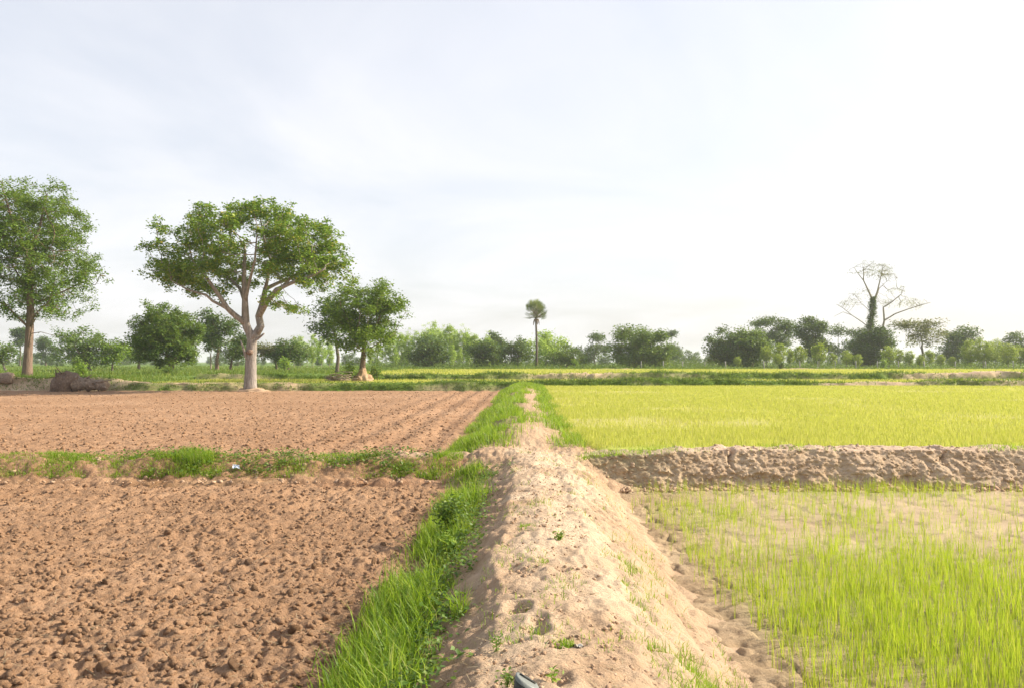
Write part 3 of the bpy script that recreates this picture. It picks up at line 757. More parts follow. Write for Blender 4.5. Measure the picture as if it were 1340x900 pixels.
# -- the spreading tree at the field's edge
main_limbs = [
    ('t', None, [(328.5, 480), (329, 458), (330, 444)], 0.35, 0.31),
    ('L', ('t', -1), [(327, 437), (322.5, 423.6, -0.1), (323, 395.6, -0.3), (322.5, 364, -0.4), (322, 321, -0.2)], 0.27, 0.06),
    ('LL', ('L', 1), [(311.6, 414, -0.5), (304, 405, -0.8), (294.5, 386, -1.2), (285, 370, -1.5), (268, 345, -1.9)], 0.19, 0.05),
    ('LL2', ('LL', 1), [(288, 396, -1.2), (282, 389, -1.4), (263, 383, -1.9), (245, 372, -2.3)], 0.10, 0.03),
    ('LM', ('L', 2), [(310, 377, 0.6), (294.5, 364.5, 1.2), (276, 352, 1.9), (245, 345, 2.6)], 0.13, 0.03),
    ('LU', ('L', 2), [(333, 370, -0.9), (345, 345, -1.6), (352, 310, -2.2)], 0.12, 0.03),
    ('Rt', ('t', -1), [(335, 438), (339.6, 426.7, 0.2), (336.5, 414, 0.3), (340.5, 395.6, 0.5), (342.7, 377, 0.7)], 0.26, 0.15),
    ('R1', ('Rt', -1), [(356.7, 367.6, 1.2), (375.4, 358, 1.8), (400, 335, 2.5)], 0.13, 0.04),
    ('R2', ('Rt', -1), [(353.6, 342.7, 0.2), (349, 318, -0.3), (345, 290, -0.6)], 0.11, 0.03),
    ('R3', ('Rt', 2), [(353.6, 395.6, -0.6), (369, 381.6, -1.1), (394, 372, -1.5), (419, 364.5, -1.7), (434.5, 356, -1.8)], 0.19, 0.06),
    ('R4', ('R3', 0), [(363, 381, 0.2), (375, 364.5, 0.6), (394, 348, 0.9), (415, 320, 1.0)], 0.13, 0.03),
    ('Sp', ('R3', 0), [(364, 399, -1.0), (380, 405, -1.4)], 0.04, 0.015),
    ('st1', ('Rt', 0), [(343, 431, -0.2), (345.5, 425.5, -0.3)], 0.17, 0.13),
    ('st2', ('t', -1), [(338, 444, -0.2), (349, 437, -0.5)], 0.09, 0.05),
    ('st3', ('t', 0), [(324, 466, -0.3), (321.5, 456, -0.4), (318.5, 445, -0.5)], 0.12, 0.04),
]
main_blobs = [(330, 287, 46, 17), (277, 285, 25, 16), (225, 299, 14, 9), (240, 320, 34, 24), (212, 334, 28, 14), (222, 353, 30, 14), (262, 345, 42, 24), (310, 312, 40, 20), (268, 318, 20, 14), (300, 276, 22, 8), (362, 284, 20, 9), (235, 352, 40, 16), (418, 350, 26, 14), (420, 312, 20, 16),
              (357, 298, 38, 26), (400, 310, 33, 26), (428, 335, 24, 24), (400, 342, 44, 22), (340, 340, 44, 20), (288, 366, 36, 12), (441, 352, 12, 16), (250, 370, 24, 8), (381, 406, 13, 7), (376, 403, 10, 6), (206, 293, 9, 5), (248, 376, 24, 10), (275, 380, 18, 8), (222, 364, 24, 12), (441, 364, 16, 12), (410, 369, 22, 7), (300, 352, 40, 14), (350, 325, 40, 20)]
mt = make_tree('tree', 'large spreading tree with forked pinkish trunk at the edge of the ploughed field', 47.6, 328, main_blobs, 'l_main', 'bark_grey', 1300, 38, 0.165, 0.18, 0.34, 101,
          limbs=main_limbs, base_z=0.12, step=0.38, tip=0.016, depth=0.62, wid=0.6, flare=1.3, sig=0.32, clump=6)
# knot and broken end of the pruned limbs
rk = np.random.default_rng(2)
kp = at(329.5, 460.5, 47.6) - np.array(mt.location); kp[1] = -0.36
V, F = lumps(kp[None], np.array([0.20]), rk, 1, 0.8, 0.15); obj('knot', mesh('knot', V, F, True), M['bark_brown'], mt)
# soil collar at its foot
# -- the tall feathery tree
left_limbs = [
    ('t', None, [(37, 460), (39, 430), (40, 400), (38.5, 360), (37, 330)], 0.31, 0.18),
    ('a', ('t', -1), [(46, 300, 0.5), (52, 255, 0.8)], 0.13, 0.04), ('b', ('t', -1), [(24, 295, -0.6), (15, 250, -1.0)], 0.13, 0.04),
    ('c', ('t', 3), [(60, 345, -1.2), (88, 328, -2.0)], 0.11, 0.03), ('d', ('t', 2), [(15, 362, 1.0), (-14, 330, 2.0)], 0.12, 0.03),
    ('e', ('t', 2), [(62, 385, 1.0), (95, 365, 1.7)], 0.09, 0.03), ('f', ('t', 1), [(18, 400, -1.0), (-12, 385, -1.8)], 0.10, 0.03),
    ('g', ('t', 1), [(55, 412, -0.8), (80, 398, -1.6)], 0.08, 0.03), ('h', ('t', 0), [(47, 437, -0.6), (52, 426, -0.9), (66, 412, -1.4)], 0.07, 0.02),
    ('i', ('h', 0), [(62, 435, -0.8), (82, 440, -0.9)], 0.03, 0.012),
]
left_blobs = [(28, 256, 60, 28), (82, 285, 28, 28), (5, 300, 60, 40), (60, 325, 50, 36), (100, 357, 25, 20), (74, 392, 42, 20), (10, 370, 50, 36), (30, 405, 48, 18), (-45, 320, 45, 60), (-35, 385, 40, 30), (87, 416, 11, 8), (30, 340, 60, 40)]
make_tree('tree', 'tall feathery tree with straight reddish trunk above an eroded sandy ledge', 57.0, 36, left_blobs, 'l_left', 'bark_brown', 1250, 50, 0.23, 0.21, 0.31, 102,
          limbs=left_limbs, step=0.42, tip=0.016, depth=0.7, wid=0.45, up=0.5, droop=0.5, flat=0.7, sig=0.40, clump=4)
make_tree('tree', 'dense rounded tree with short trunk in the pasture beside the spreading tree', 70.0, 221, [(217, 414, 26, 18), (217, 425, 32, 22), (197, 438, 24, 24), (240, 438, 22, 24), (217, 452, 40, 22), (203, 462, 24, 16), (238, 462, 18, 16)], 'l_mid', 'bark_dark', 620, 50, 0.22, 0.22, 0.28, 103, depth=0.95, fork=0.9, sig=0.30, clump=3)
make_tree('tree', 'loose leafy tree growing out of a bare soil mound', 56.0, 474, [(480, 378, 26, 17), (508, 398, 20, 16), (470, 418, 32, 24), (450, 402, 18, 14), (476, 448, 24, 18), (456, 440, 18, 14), (500, 434, 17, 14)], 'l_left', 'bark_brown', 560, 34, 0.21, 0.20, 0.20, 104, depth=0.85, base_z=1.15, sig=0.34, clump=6)
T = [  # name, label, Y, base px, blobs, leaves, bark, clusters, per, spread, leaf size, trunk radius
 ('dark green tree half hidden behind the tree on the soil mound', 76, 441, [(440, 404, 22, 14), (430, 420, 15, 20), (446, 436, 18, 14)], 'l_dark', 'bark_dark', 150, 30, 0.35, 0.3, 0.18),
 ('dark airy tree on two slim trunks behind the spreading tree', 95, 284, [(290, 424, 28, 15), (276, 440, 13, 12), (309, 439, 18, 12), (286, 452, 12, 8)], 'l_dark', 'bark_brown', 150, 36, 0.34, 0.34, 0.22),
 ('small olive tree standing under the dark airy tree', 100, 301, [(303, 456, 22, 10), (290, 460, 10, 8), (318, 460, 10, 8)], 'l_mid', 'bark_brown', 90, 34, 0.34, 0.3, 0.16),
 ('leaning bushy tree in the pasture beyond the uprooted stump', 95, 118, [(105, 447, 28, 14), (93, 461, 20, 10), (125, 455, 18, 13), (112, 466, 20, 8)], 'l_mid', 'bark_dark', 170, 36, 0.36, 0.3, 0.2),
 ('small bright lime green tree beside the leaning bushy tree', 96, 147, [(148, 460, 13, 9), (158, 464, 9, 7), (146, 470, 7, 5)], 'l_bright', 'bark_dark', 60, 36, 0.32, 0.3, 0.12),
 ('dull green tree behind the dense rounded tree', 112, 182, [(178, 456, 15, 13), (190, 462, 16, 12), (175, 470, 14, 8)], 'l_dark', 'bark_dark', 90, 40, 0.42, 0.36, 0.2),
 ('low wide tree in the pasture past the feathery tree', 92, 8, [(6, 462, 17, 9), (-10, 466, 14, 8)], 'l_mid', 'bark_pale', 80, 40, 0.36, 0.3, 0.14),
 ('brownish green tree beside a dark tree past the forked trunk', 100, 362, [(358, 455, 18, 10), (352, 463, 12, 9), (367, 460, 12, 9)], 'l_olive', 'bark_dark', 90, 38, 0.36, 0.3, 0.15),
 ('small dark tree between the forked trunk and the slender trees', 98, 377, [(378, 462, 15, 13), (372, 468, 12, 9)], 'l_dark', 'bark_dark', 90, 40, 0.34, 0.3, 0.15),
 ('dark bushy tree standing before the middle of the slender pale trees', 116, 565, [(561, 458, 17, 12), (572, 455, 9, 10), (560, 469, 19, 9)], 'l_dark', 'bark_dark', 190, 42, 0.44, 0.36, 0.22),
 ('dark bushy tree before the end of the slender pale trees', 116, 637, [(634, 458, 18, 10), (628, 466, 16, 9), (648, 467, 9, 9), (638, 475, 13, 6)], 'l_dark', 'bark_dark', 170, 42, 0.42, 0.36, 0.22),
 ('small two lobed dark tree beside the fan palm', 118, 677, [(675, 454, 13, 9), (684, 461, 9, 8), (678, 470, 11, 10)], 'l_dark', 'bark_dark', 90, 42, 0.40, 0.34, 0.18),
 ('wide pale green tree right behind the fan palm', 131, 714, [(699, 453, 16, 11), (719, 451, 17, 12), (712, 466, 26, 12)], 'l_euca', 'bark_dark', 170, 38, 0.48, 0.38, 0.2),
 ('flat topped spreading tree next to the fan palm', 117, 742, [(742, 463, 22, 7), (752, 468, 16, 7), (730, 470, 14, 5), (748, 474, 18, 6)], 'l_mid', 'bark_pale', 130, 40, 0.36, 0.3, 0.15),
 ('big dense round tree standing alone on the plain', 117, 838, [(838, 441, 22, 13), (822, 452, 22, 18), (856, 453, 22, 18), (838, 466, 40, 14), (815, 436, 9, 6), (868, 463, 12, 12)], 'l_mid', 'bark_dark', 430, 46, 0.45, 0.36, 0.35),
 ('dark layered tree at the start of the broad clump', 121, 950, [(943, 440, 17, 10), (948, 455, 18, 14), (960, 462, 22, 14), (942, 468, 12, 10)], 'l_dark', 'bark_dark', 230, 42, 0.46, 0.38, 0.25),
 ('rounded mid green tree second in the broad clump', 119, 984, [(972, 446, 13, 11), (988, 448, 15, 13), (980, 465, 20, 14), (1000, 460, 12, 12)], 'l_mid', 'bark_dark', 220, 42, 0.46, 0.38, 0.22),
 ('dark umbrella crowned tree rising behind the broad clump', 150, 1020, [(1014, 426, 24, 8), (1005, 436, 16, 8), (1026, 436, 14, 9), (1016, 447, 14, 9)], 'l_dark', 'bark_dark', 170, 40, 0.5, 0.42, 0.25),
 ('tall tree wrapped in creeper with a pointed top', 135, 1067, [(1068, 420, 7, 9), (1069, 436, 9, 14), (1051, 432, 10, 7), (1054, 444, 10, 7), (1067, 458, 13, 14), (1066, 472, 12, 8)], 'l_dark', 'bark_dark', 210, 44, 0.42, 0.4, 0.25),
 ('dense dark thicket tree wrapped round the foot of the bare tree', 125, 1141, [(1140, 440, 15, 12), (1140, 456, 22, 16), (1142, 470, 26, 10), (1152, 446, 12, 12)], 'l_dark', 'bark_dark', 300, 46, 0.44, 0.38, 0.2),
 ('open brownish umbrella tree next to the bare tree', 130, 1208, [(1188, 424, 18, 5), (1219, 425, 15, 6), (1200, 435, 22, 7), (1222, 440, 13, 7), (1195, 446, 12, 6)], 'l_olive', 'bark_dark', 150, 26, 0.42, 0.34, 0.22),
 ('dark slanting tree behind the yellow green orchard trees', 145, 1254, [(1264, 438, 13, 8), (1256, 448, 15, 11), (1248, 460, 16, 12)], 'l_dark', 'bark_dark', 170, 42, 0.5, 0.42, 0.2),
 ('dull green tree behind the end of the orchard trees', 150, 1335, [(1338, 448, 16, 10), (1330, 458, 15, 10), (1350, 456, 16, 12)], 'l_dark', 'bark_dark', 120, 40, 0.5, 0.42, 0.2),
]
for k, (lab, Yd, bx, bl, lm, bm_, nc, per, sp_, ls, tr) in enumerate(T):
    make_tree('tree', lab, Yd, bx, bl, lm, bm_, nc, per, sp_, ls, tr, 200 + k, tip=0.02, depth=0.9, clump=6, sig=0.5)
# second slim trunk of the airy tree stands beside it
make_tree('tree', 'slim pale stemmed young tree beside the dark airy tree', 96, 276, [(276, 452, 8, 6), (275, 445, 6, 4)], 'l_dark', 'bark_pale', 24, 30, 0.25, 0.28, 0.09, 260, tip=0.015)
make_tree('tree', 'narrow pale cone shaped sapling below the flat topped tree', 112, 752.5, [(752.5, 474, 3, 6), (752.5, 479, 5, 4)], 'l_bright', 'bark_pale', 22, 26, 0.16, 0.24, 0.05, 261, tip=0.012)
# hazy trees one can tell apart
for k, (lab, Yd, bx, bl) in enumerate([
    ('hazy double tree between the fan palm and the big round tree', 190, 778, [(765, 459, 13, 8), (784, 452, 11, 12), (783, 439, 6, 5), (778, 468, 20, 8)]),
    ('hazy tree with a round tuft behind the big round tree', 205, 882, [(881, 443, 8, 7), (884, 458, 10, 12)]),
    ('broad hazy tree mass beside the creeper wrapped tree', 185, 1108, [(1110, 438, 22, 9), (1090, 447, 14, 9), (1124, 448, 16, 12), (1100, 460, 24, 12)]),
    ('hazy round topped tree seen past the feathery trunk', 200, 60, [(58, 445, 10, 6), (56, 452, 8, 5), (62, 462, 14, 7)]),
    ('hazy palm like tree behind the feathery trunk', 190, 26, [(26, 437, 7, 7), (26, 446, 5, 5)]),
    ('hazy tree behind the end of the slender pale trees', 170, 648, [(648, 443, 6, 6), (652, 455, 8, 9)]),
]):
    make_tree('tree', lab, Yd, bx, bl, 'l_dark', 'bark_dark', 110, 40, 0.55, 0.5, 0.22, 300 + k, tip=0.03, depth=0.9)

# -- bare tree with creeper
bare_limbs = [
    ('t', None, [(1138, 455), (1138, 430), (1141, 410), (1143, 395)], 0.42, 0.24),
    ('a', ('t', -1), [(1137.5, 381.7, 0.2), (1131.7, 366.7, 0.5), (1132.5, 350, 0.7)], 0.17, 0.05),
    ('a2', ('a', 1), [(1125, 360, 0.2), (1119, 353, 0.0)], 0.08, 0.03),
    ('b', ('t', -1), [(1146.7, 383, -0.3), (1149, 368, -0.6), (1152, 352, -0.8)], 0.17, 0.04),
    ('c', ('t', -1), [(1149, 388, 0.6), (1155, 376.7, 1.2), (1167, 367, 1.8)], 0.11, 0.03),
    ('s', ('t', 0), [(1149, 440, -1.0), (1151.7, 420, -1.4), (1150, 403, -1.5)], 0.20, 0.12),
    ('s1', ('s', -1), [(1160, 396.7, -1.7), (1171.7, 386.7, -1.8), (1175, 379, -1.8)], 0.12, 0.03),
    ('s2', ('s', 1), [(1163, 411.7, -2.2), (1180, 405, -2.8), (1203, 398, -3.4)], 0.12, 0.03),
    ('l', ('t', 1), [(1131.7, 421.7, 0.8), (1120, 411.7, 1.6), (1110, 401.7, 2.2), (1103, 396.7, 2.6)], 0.09, 0.03),
    ('l2', ('l', 1), [(1112, 407, 2.6), (1101, 413, 3.0)], 0.05, 0.02),
    ('u', ('t', 2), [(1130, 396, 0.9), (1125, 387, 1.5)], 0.06, 0.02),
]
bt = make_tree('tree', 'tall nearly bare tree with forked pale limbs and creeper round its trunk', 127.0, 1138,
          [(1133, 346, 9, 5), (1120, 354, 6, 4), (1151, 355, 13, 8), (1165, 364, 6, 6), (1173, 381, 6, 5), (1190, 400, 11, 4), (1200, 397, 5, 3), (1125, 387, 6, 5), (1106, 400, 5, 6), (1160, 395, 6, 4)],
          'l_sparse', 'bark_pale', 420, 9, 0.30, 0.16, 0.36, 401, limbs=bare_limbs, tip=0.024, step=0.4, depth=0.35, clump=3, sig=0.45, base_z=0.8)
r = np.random.default_rng(9)
cp = []
for q in range(420):
    t_ = r.random() ** 0.7; py = 452 - t_ * 62; px = np.interp(py, [390, 410, 430, 455], [1142.5, 1141, 1138.5, 1138]) + r.normal(0, 1) * (0.6 + 2.2 * (1 - t_))
    cp.append(at(px, py, 127.0) + np.array([0, r.normal(0, 0.4), 0]))
cp = np.array(cp) - np.array(bt.location); P = np.repeat(cp, 12, 0) + r.normal(0, 0.15, (len(cp) * 12, 3))
obj('creeper', mesh('creeper', *leaves(P, 0.24, r)), M['l_dark'], bt)

# -- fan palm
r = np.random.default_rng(77)
pb = at(702, 480, 120.0); pb[2] = gz(pb[0], 120.0); ptop = at(700.8, 420, 120.0) - pb; pc = at(701, 408.5, 120.0) - pb
palm = empty('fan_palm', tuple(pb), 'tall slim fan palm with round crown rising above the bushes', 'palm')
t_ = np.linspace(0, 1, 14)
V, F = tube(np.stack([ptop[0] * t_ + 0.10 * np.sin(t_ * 3), ptop[1] * t_, (ptop[2] + 0.5) * t_], 1), 0.20 - 0.06 * t_ + 0.16 * np.exp(-t_ * 14), 9, True, 0.03, r)
obj('trunk', mesh('trunk', V, F, True), M['bark_dark'], palm)
crown_r = 19.5 * 120 / F_PX
parts, stalks = [], []
for q in range(110):
    d = r.normal(size=3); d /= np.linalg.norm(d)
    if d[2] < -0.75: d[2] *= -1
    c0 = np.array([0, 0, ptop[2] + 0.35]); L = crown_r * r.uniform(0.52, 0.72)
    fc = pc + d * L * np.array([0.9, 0.9, 1.0])
    stalks.append(tube(np.array([c0, (c0 + fc) / 2 + np.array([0, 0, 0.1]), fc]), np.array([0.03, 0.025, 0.018]), 4, False))
    dd = fc - c0; dd /= np.linalg.norm(dd); side = np.cross(dd, [0, 0, 1.0]) + r.normal(0, 0.3, 3); side -= dd * side.dot(dd); side /= np.linalg.norm(side); nn = np.cross(side, dd)
    vs, fs = [fc], []; K = 13
    for j in range(K):
        a = (j - (K - 1) / 2) / ((K - 1) / 2) * 2.0; rr = crown_r * 0.36 * r.uniform(0.85, 1.05) * (1 - 0.12 * abs(a))
        for s_, q_ in ((-0.07, 0.62), (0, 1.0), (0.07, 0.62)):
            v = fc + rr * q_ * (math.cos(a + s_) * dd + math.sin(a + s_) * side) + nn * (0.05 * (j % 2) - 0.02) * rr - np.array([0, 0, 0.12 * q_ * rr])
            vs.append(v)
        b = 1 + 3 * j; fs += [(0, b, b + 1), (0, b + 1, b + 2)]
    parts.append((np.array(vs), np.array(fs)))
obj('crown', mesh('crown', *join(parts)), M['l_palm'], palm)
obj('stalks', mesh('stalks', *join(stalks)), M['bark_pale'], palm)
dp = []
for q in range(16):
    a = r.uniform(0, 6.28); z0 = ptop[2] + 0.3
    P = np.array([[0, 0, z0], [0.3 * math.cos(a), 0.3 * math.sin(a), z0 - 0.1], [0.5 * math.cos(a), 0.5 * math.sin(a), z0 - r.uniform(0.5, 1.0)]])
    dp.append(tube(P, np.array([0.06, 0.09, 0.02]), 4, True))
obj('dead_fronds', mesh('dead_fronds', *join(dp)), M['dead'], palm)

# -- slender pale trees, an orchard row, the hazy tree line: copies of a few kinds
def tree_kind(name, label, group, H, shape, leafm, barkm, nc, per, spread, ls, tr, seed):
    """a small tree at the origin, H metres tall; shape: list of (z/H, radius/H) crown discs"""
    rng = np.random.default_rng(seed)
    zz = np.array([s[0] for s in shape]); rr = np.array([s[1] for s in shape])
    t = rng.random(nc * 3); z = zz[0] + (zz[-1] - zz[0]) * t; R = np.interp(z, zz, rr)
    keep = rng.random(nc * 3) < (R / rr.max()) ** 1.3; z, R = z[keep][:nc], R[keep][:nc]
    a = rng.uniform(0, 6.28, len(z)); q = rng.uniform(0.15, 1, len(z)) ** 0.6
    A = np.stack([R * q * np.cos(a) * H, R * q * np.sin(a) * H, z * H], 1)
    lean = rng.normal(0, 0.02, 2)
    N0 = [np.array([lean[0] * H * s, lean[1] * H * s, H * s]) for s in np.linspace(0, max(zz[0] * 1.05, 0.2), 5)]
    N, par = colonize(np.array(N0), [-1, 0, 1, 2, 3], A, H * 0.05, H * 2, H * 0.06, rng)
    rad = limb_radii(N, par, 0.012); rad = np.maximum(rad * tr / max(rad[0], 1e-6), 0.010)
    e = empty(name, (0, 0, 0), label, 'tree', group)
    V, F = limb_mesh(N, par, rad, rng, (7, 5, 3)); obj('trunk', mesh('trunk', V, F, True), M[barkm], e)
    P = np.repeat(A, per, 0) + rng.normal(0, spread, (len(A) * per, 3)) * [1, 1, 0.8]
    obj('crown', mesh('crown', *leaves(P, ls * rng.uniform(0.6, 1.3, len(P)), rng, 0.45, 0.4, 0.5)), M[leafm], e)
    return e

def place_row(kinds, H, spots, seed, names=None):
    """spots: (px, top py, Y); first use moves the kind itself, later ones are copies"""
    rng = np.random.default_rng(seed); used = [False] * len(kinds)
    for i, (px, top, Yd) in enumerate(spots):
        k = int(rng.integers(len(kinds))); k = i if i < len(kinds) else k
        p = at(px, 480, Yd); z = gz(p[0], Yd) - 0.05; h = at(px, top, Yd)[2] - z; s = h / H
        sc = (s * rng.uniform(0.85, 1.15), s * rng.uniform(0.85, 1.15), s); rz = rng.uniform(0, 6.28)
        if not used[k]:
            used[k] = True; o = kinds[k]; o.location = (p[0], Yd, z); o.rotation_euler = (0, 0, rz); o.scale = sc
        else: o = copy_thing(kinds[k], (p[0], Yd, z), rz, sc)
        if names:
            lab = next(t for lim, t in names if px < lim); o['label'] = lab; o['group'] = lab

gE = 'slender pale trees in the plantation'
lE = 'slender pale green pointed plantation tree in the large stand around the dark bushy trees'
kE = [tree_kind('plantation_tree', lE, gE, 8.0, [(0.18, 0.06), (0.35, 0.15), (0.55, 0.17), (0.78, 0.10), (1.0, 0.01)], 'l_euca', 'bark_pale', 115, 34, 0.19, 0.26, 0.07, 500 + k) for k in range(4)]
rs = np.random.default_rng(15)
spots = [(p_, t_, 134 + d_) for p_, t_, d_ in ((385, 437, 0), (393, 436, 4), (402, 446, 2), (410, 433, 3), (421, 437, 0), (431, 442, 5), (408, 455, 6), (505, 437, 2), (514, 431, 6), (525, 433, 0), (535, 428, 3), (545, 432, 0), (556, 424, 4), (562, 421, 0), (569, 419, 7), (580, 424, 3), (588, 421, 0), (595, 430, 5), (606, 423, 0), (614, 430, 4), (621, 434, 0), (628, 441, 2), (638, 432, -3), (646, 446, 2), (518, 455, -6), (533, 452, 8), (592, 448, -8), (602, 452, -5), (612, 450, 9), (575, 445, 10), (550, 445, 9), (495, 446, 4), (485, 450, 7))]
place_row(kE, 8.0, spots[7:], 16, [(540, 'slender pointed plantation tree between the soil mound and the wider dark bushy tree'), (598, 'slender pointed plantation tree rising behind the wider dark bushy tree'), (9999, 'slender pointed plantation tree around the dark bushy tree at the stand end')])
kE2 = [tree_kind('plantation_tree', 'slender pale plantation tree in the small stand between the forked trunk and soil mound', 'slender trees in the small stand', 8.0, [(0.18, 0.06), (0.35, 0.15), (0.55, 0.17), (0.78, 0.10), (1.0, 0.01)], 'l_euca', 'bark_pale', 115, 34, 0.19, 0.26, 0.07, 510 + k) for k in range(2)]
place_row(kE2, 8.0, spots[:7], 26)

gS = 'young yellow green orchard trees along the far rice field'
lS = 'young yellow green orchard tree with a pale stem before the dark clump'
kS = [tree_kind('orchard_tree', lS, gS, 4.0, [(0.3, 0.12), (0.5, 0.24), (0.75, 0.26), (0.9, 0.18), (1.0, 0.05)], 'l_sapling', 'bark_pale', 60, 32, 0.20, 0.26, 0.07, 520 + k) for k in range(3)]
spots = [(1003, 452, 113), (1021, 449, 112), (1034, 456, 114), (1047, 452, 111), (1072, 449, 110), (1090, 462, 113), (1108, 458, 111), (1123, 463, 111), (1163, 452, 112), (1176, 456, 113), (1190, 458, 112), (1204, 464, 111), (1216, 458, 113), (1231, 463, 111), (1246, 466, 112), (930, 462, 122), (870, 466, 114), (1018, 462, 110), (965, 466, 112)]
place_row(kS, 4.0, spots, 17, [(900, 'lone young yellow green tree beside the big dense round tree'), (985, 'young yellow green tree before the dark layered tree of the clump'), (1040, 'young yellow green orchard tree before the umbrella crowned tree'), (1080, 'young yellow green orchard tree before the creeper wrapped pointed tree'), (1130, 'young yellow green orchard tree before the broad hazy tree mass'), (1182, 'young yellow green orchard tree beside the thicket of the bare tree'), (9999, 'young yellow green orchard tree below the open brownish umbrella tree')])
gO = 'rounder orchard trees past the dark slanting tree'
kO = [tree_kind('orchard_tree', 'rounder sunlit yellow green orchard tree past the dark slanting tree', gO, 5.0, [(0.25, 0.14), (0.45, 0.30), (0.7, 0.34), (0.9, 0.22), (1.0, 0.06)], 'l_sapling', 'bark_pale', 90, 34, 0.24, 0.28, 0.09, 530 + k) for k in range(2)]
place_row(kO, 5.0, [(1270, 445, 114), (1287, 443, 112), (1303, 445, 115), (1319, 450, 111), (1336, 452, 113), (1356, 447, 112), (1378, 450, 114)], 18)

gH = 'hazy trees of the far tree line'
kH = [tree_kind('far_tree', 'blue green hazy tree of the far tree line on the horizon', gH, 10.0, [(0.03, 0.34), (0.3, 0.42), (0.6, 0.42), (0.85, 0.28), (1.0, 0.06)], 'l_dark', 'bark_dark', 80, 30, 0.75, 0.8, 0.2, 540 + k) for k in range(4)]
spots = []
for px in np.arange(-190, 1540, 12.5):
    spots.append((px + rs.uniform(-7, 7), 463 + 5 * fbm(np.array([px * 0.02]), np.array([0.0]), 3, 71)[0] * 1.6 + rs.uniform(-3, 4), rs.uniform(190, 300)))
place_row(kH, 10.0, spots, 19, [(160, 'hazy far tree on the horizon behind the pasture of the feathery tree'), (480, 'hazy far tree on the horizon behind the spreading forked tree'), (670, 'hazy far tree on the horizon behind the slender plantation trees'), (795, 'hazy far tree on the horizon around the fan palm'), (925, 'hazy far tree on the horizon beside the big dense round tree'), (1090, 'hazy far tree on the horizon behind the broad clump'), (1240, 'hazy far tree on the horizon behind the bare tree and umbrella tree'), (9999, 'hazy far tree on the horizon behind the rounder orchard trees')])

# ------------------------------------------------------------------ grass, rice, weeds
r = np.random.default_rng(21)
def scatter(name, P, h, w, mat, label, cat, lean=0.25, bend=0.6, spike=False, rng=r):
    V, F = spikes(P, h, w, rng, lean) if spike else blades(P, h, w, rng, lean, bend)
    return stuff(name, mesh(name, V, F), M[mat], label, cat)

# tall grass at the left foot of the bank
n = 46000
y = 2.0 * (12.6 / 2.0) ** r.random(n); u = -0.86 + r.normal(0, 0.14, n) + 0.07 * fbm(y * 0.8, y * 0, 2, 171)
d = 0.60 + 1.3 * fbm(y * 1.1, u * 2.2, 3, 173) + 0.35 * np.exp(-((y - 4.3) / 0.9) ** 2) - 0.6 * np.exp(-((y - 6.35) / 0.22) ** 2 - ((u + 0.66) / 0.2) ** 2)
d = d * (1 - sstep(-0.55, -0.38, u)) * sstep(-1.35, -1.05, u)
k = r.random(n) < np.clip(d, 0, 1); y, u = y[k], u[k]; x = u + SK * y; n = len(y)
hh = (0.15 + 0.17 * r.random(n)) * (0.75 + 0.5 * fbm(y * 1.3, u * 2, 2, 175)) * (1 - 0.35 * sstep(-0.78, -0.4, u))
scatter('grass', np.stack([x, y, np.maximum(z_bund(u, y), 0.0) - 0.02], 1), hh * (1.0 + 0.7 * (r.random(n) < 0.12)), 0.006 + 0.006 * r.random(n), 'grass', 'tall fresh grass along the shaded foot of the sandy bank', 'grass', 0.32, 0.9)
# broad leaved weeds in it
n = 260; y = 2.6 * (12.4 / 2.6) ** r.random(n); u = -0.60 + r.normal(0, 0.13, n)
c = np.stack([u + SK * y, y, np.maximum(z_bund(u, y), 0) + 0.05], 1); P = np.repeat(c, 22, 0) + r.normal(0, 1, (n * 22, 3)) * [0.06, 0.06, 0.035]
stuff('weeds', mesh('weeds', *leaves(P, 0.028 + 0.02 * r.random(len(P)), r, 0.7, 0.8, 0.1)), M['weed'], 'small broad leaved weeds creeping along the shaded bank foot', 'weeds')

# thin grass on the path bank itself
n = 30000; y = 2.3 * (13.0 / 2.3) ** r.random(n); u = r.uniform(-0.3, 1.3, n)
d = 1.6 * (fbm(u * 4.0, y * 2.2, 3, 181) - 0.17 + 0.10 * sstep(0.4, 0.7, u)) + 1.3 * np.exp(-((u - 0.76 + 0.05 * (y - 4)) / 0.20) ** 2) * (1 - sstep(6.0, 8.5, y)) * np.clip(0.6 + 1.2 * fbm(u * 5, y * 3, 2, 182), 0, 1)
k = r.random(n) < np.clip(d, 0, 1); y, u = y[k], u[k]; n = len(y)
scatter('grass', np.stack([u + SK * y, y, z_bund(u, y)], 1), (0.02 + 0.045 * r.random(n)) * (1 + 0.5 * sstep(0.5, 0.8, u)), 0.0035 + 0.002 * r.random(n), 'grass', 'thin patchy grass on the sunlit path and slope of the sandy bank', 'grass', 0.55, 0.8)
n = 1900; y = 2.6 + 1.8 * r.random(n) ** 1.6; u = 0.95 + r.normal(0, 0.10, n) - 0.05 * (y - 3.5)
scatter('grass', np.stack([u + SK * y, y, z_bund(u, y)], 1), 0.06 + 0.08 * r.random(n), 0.004, 'grass', 'leaning grass at the sunny foot of the sandy bank', 'grass', 0.6, 0.9)

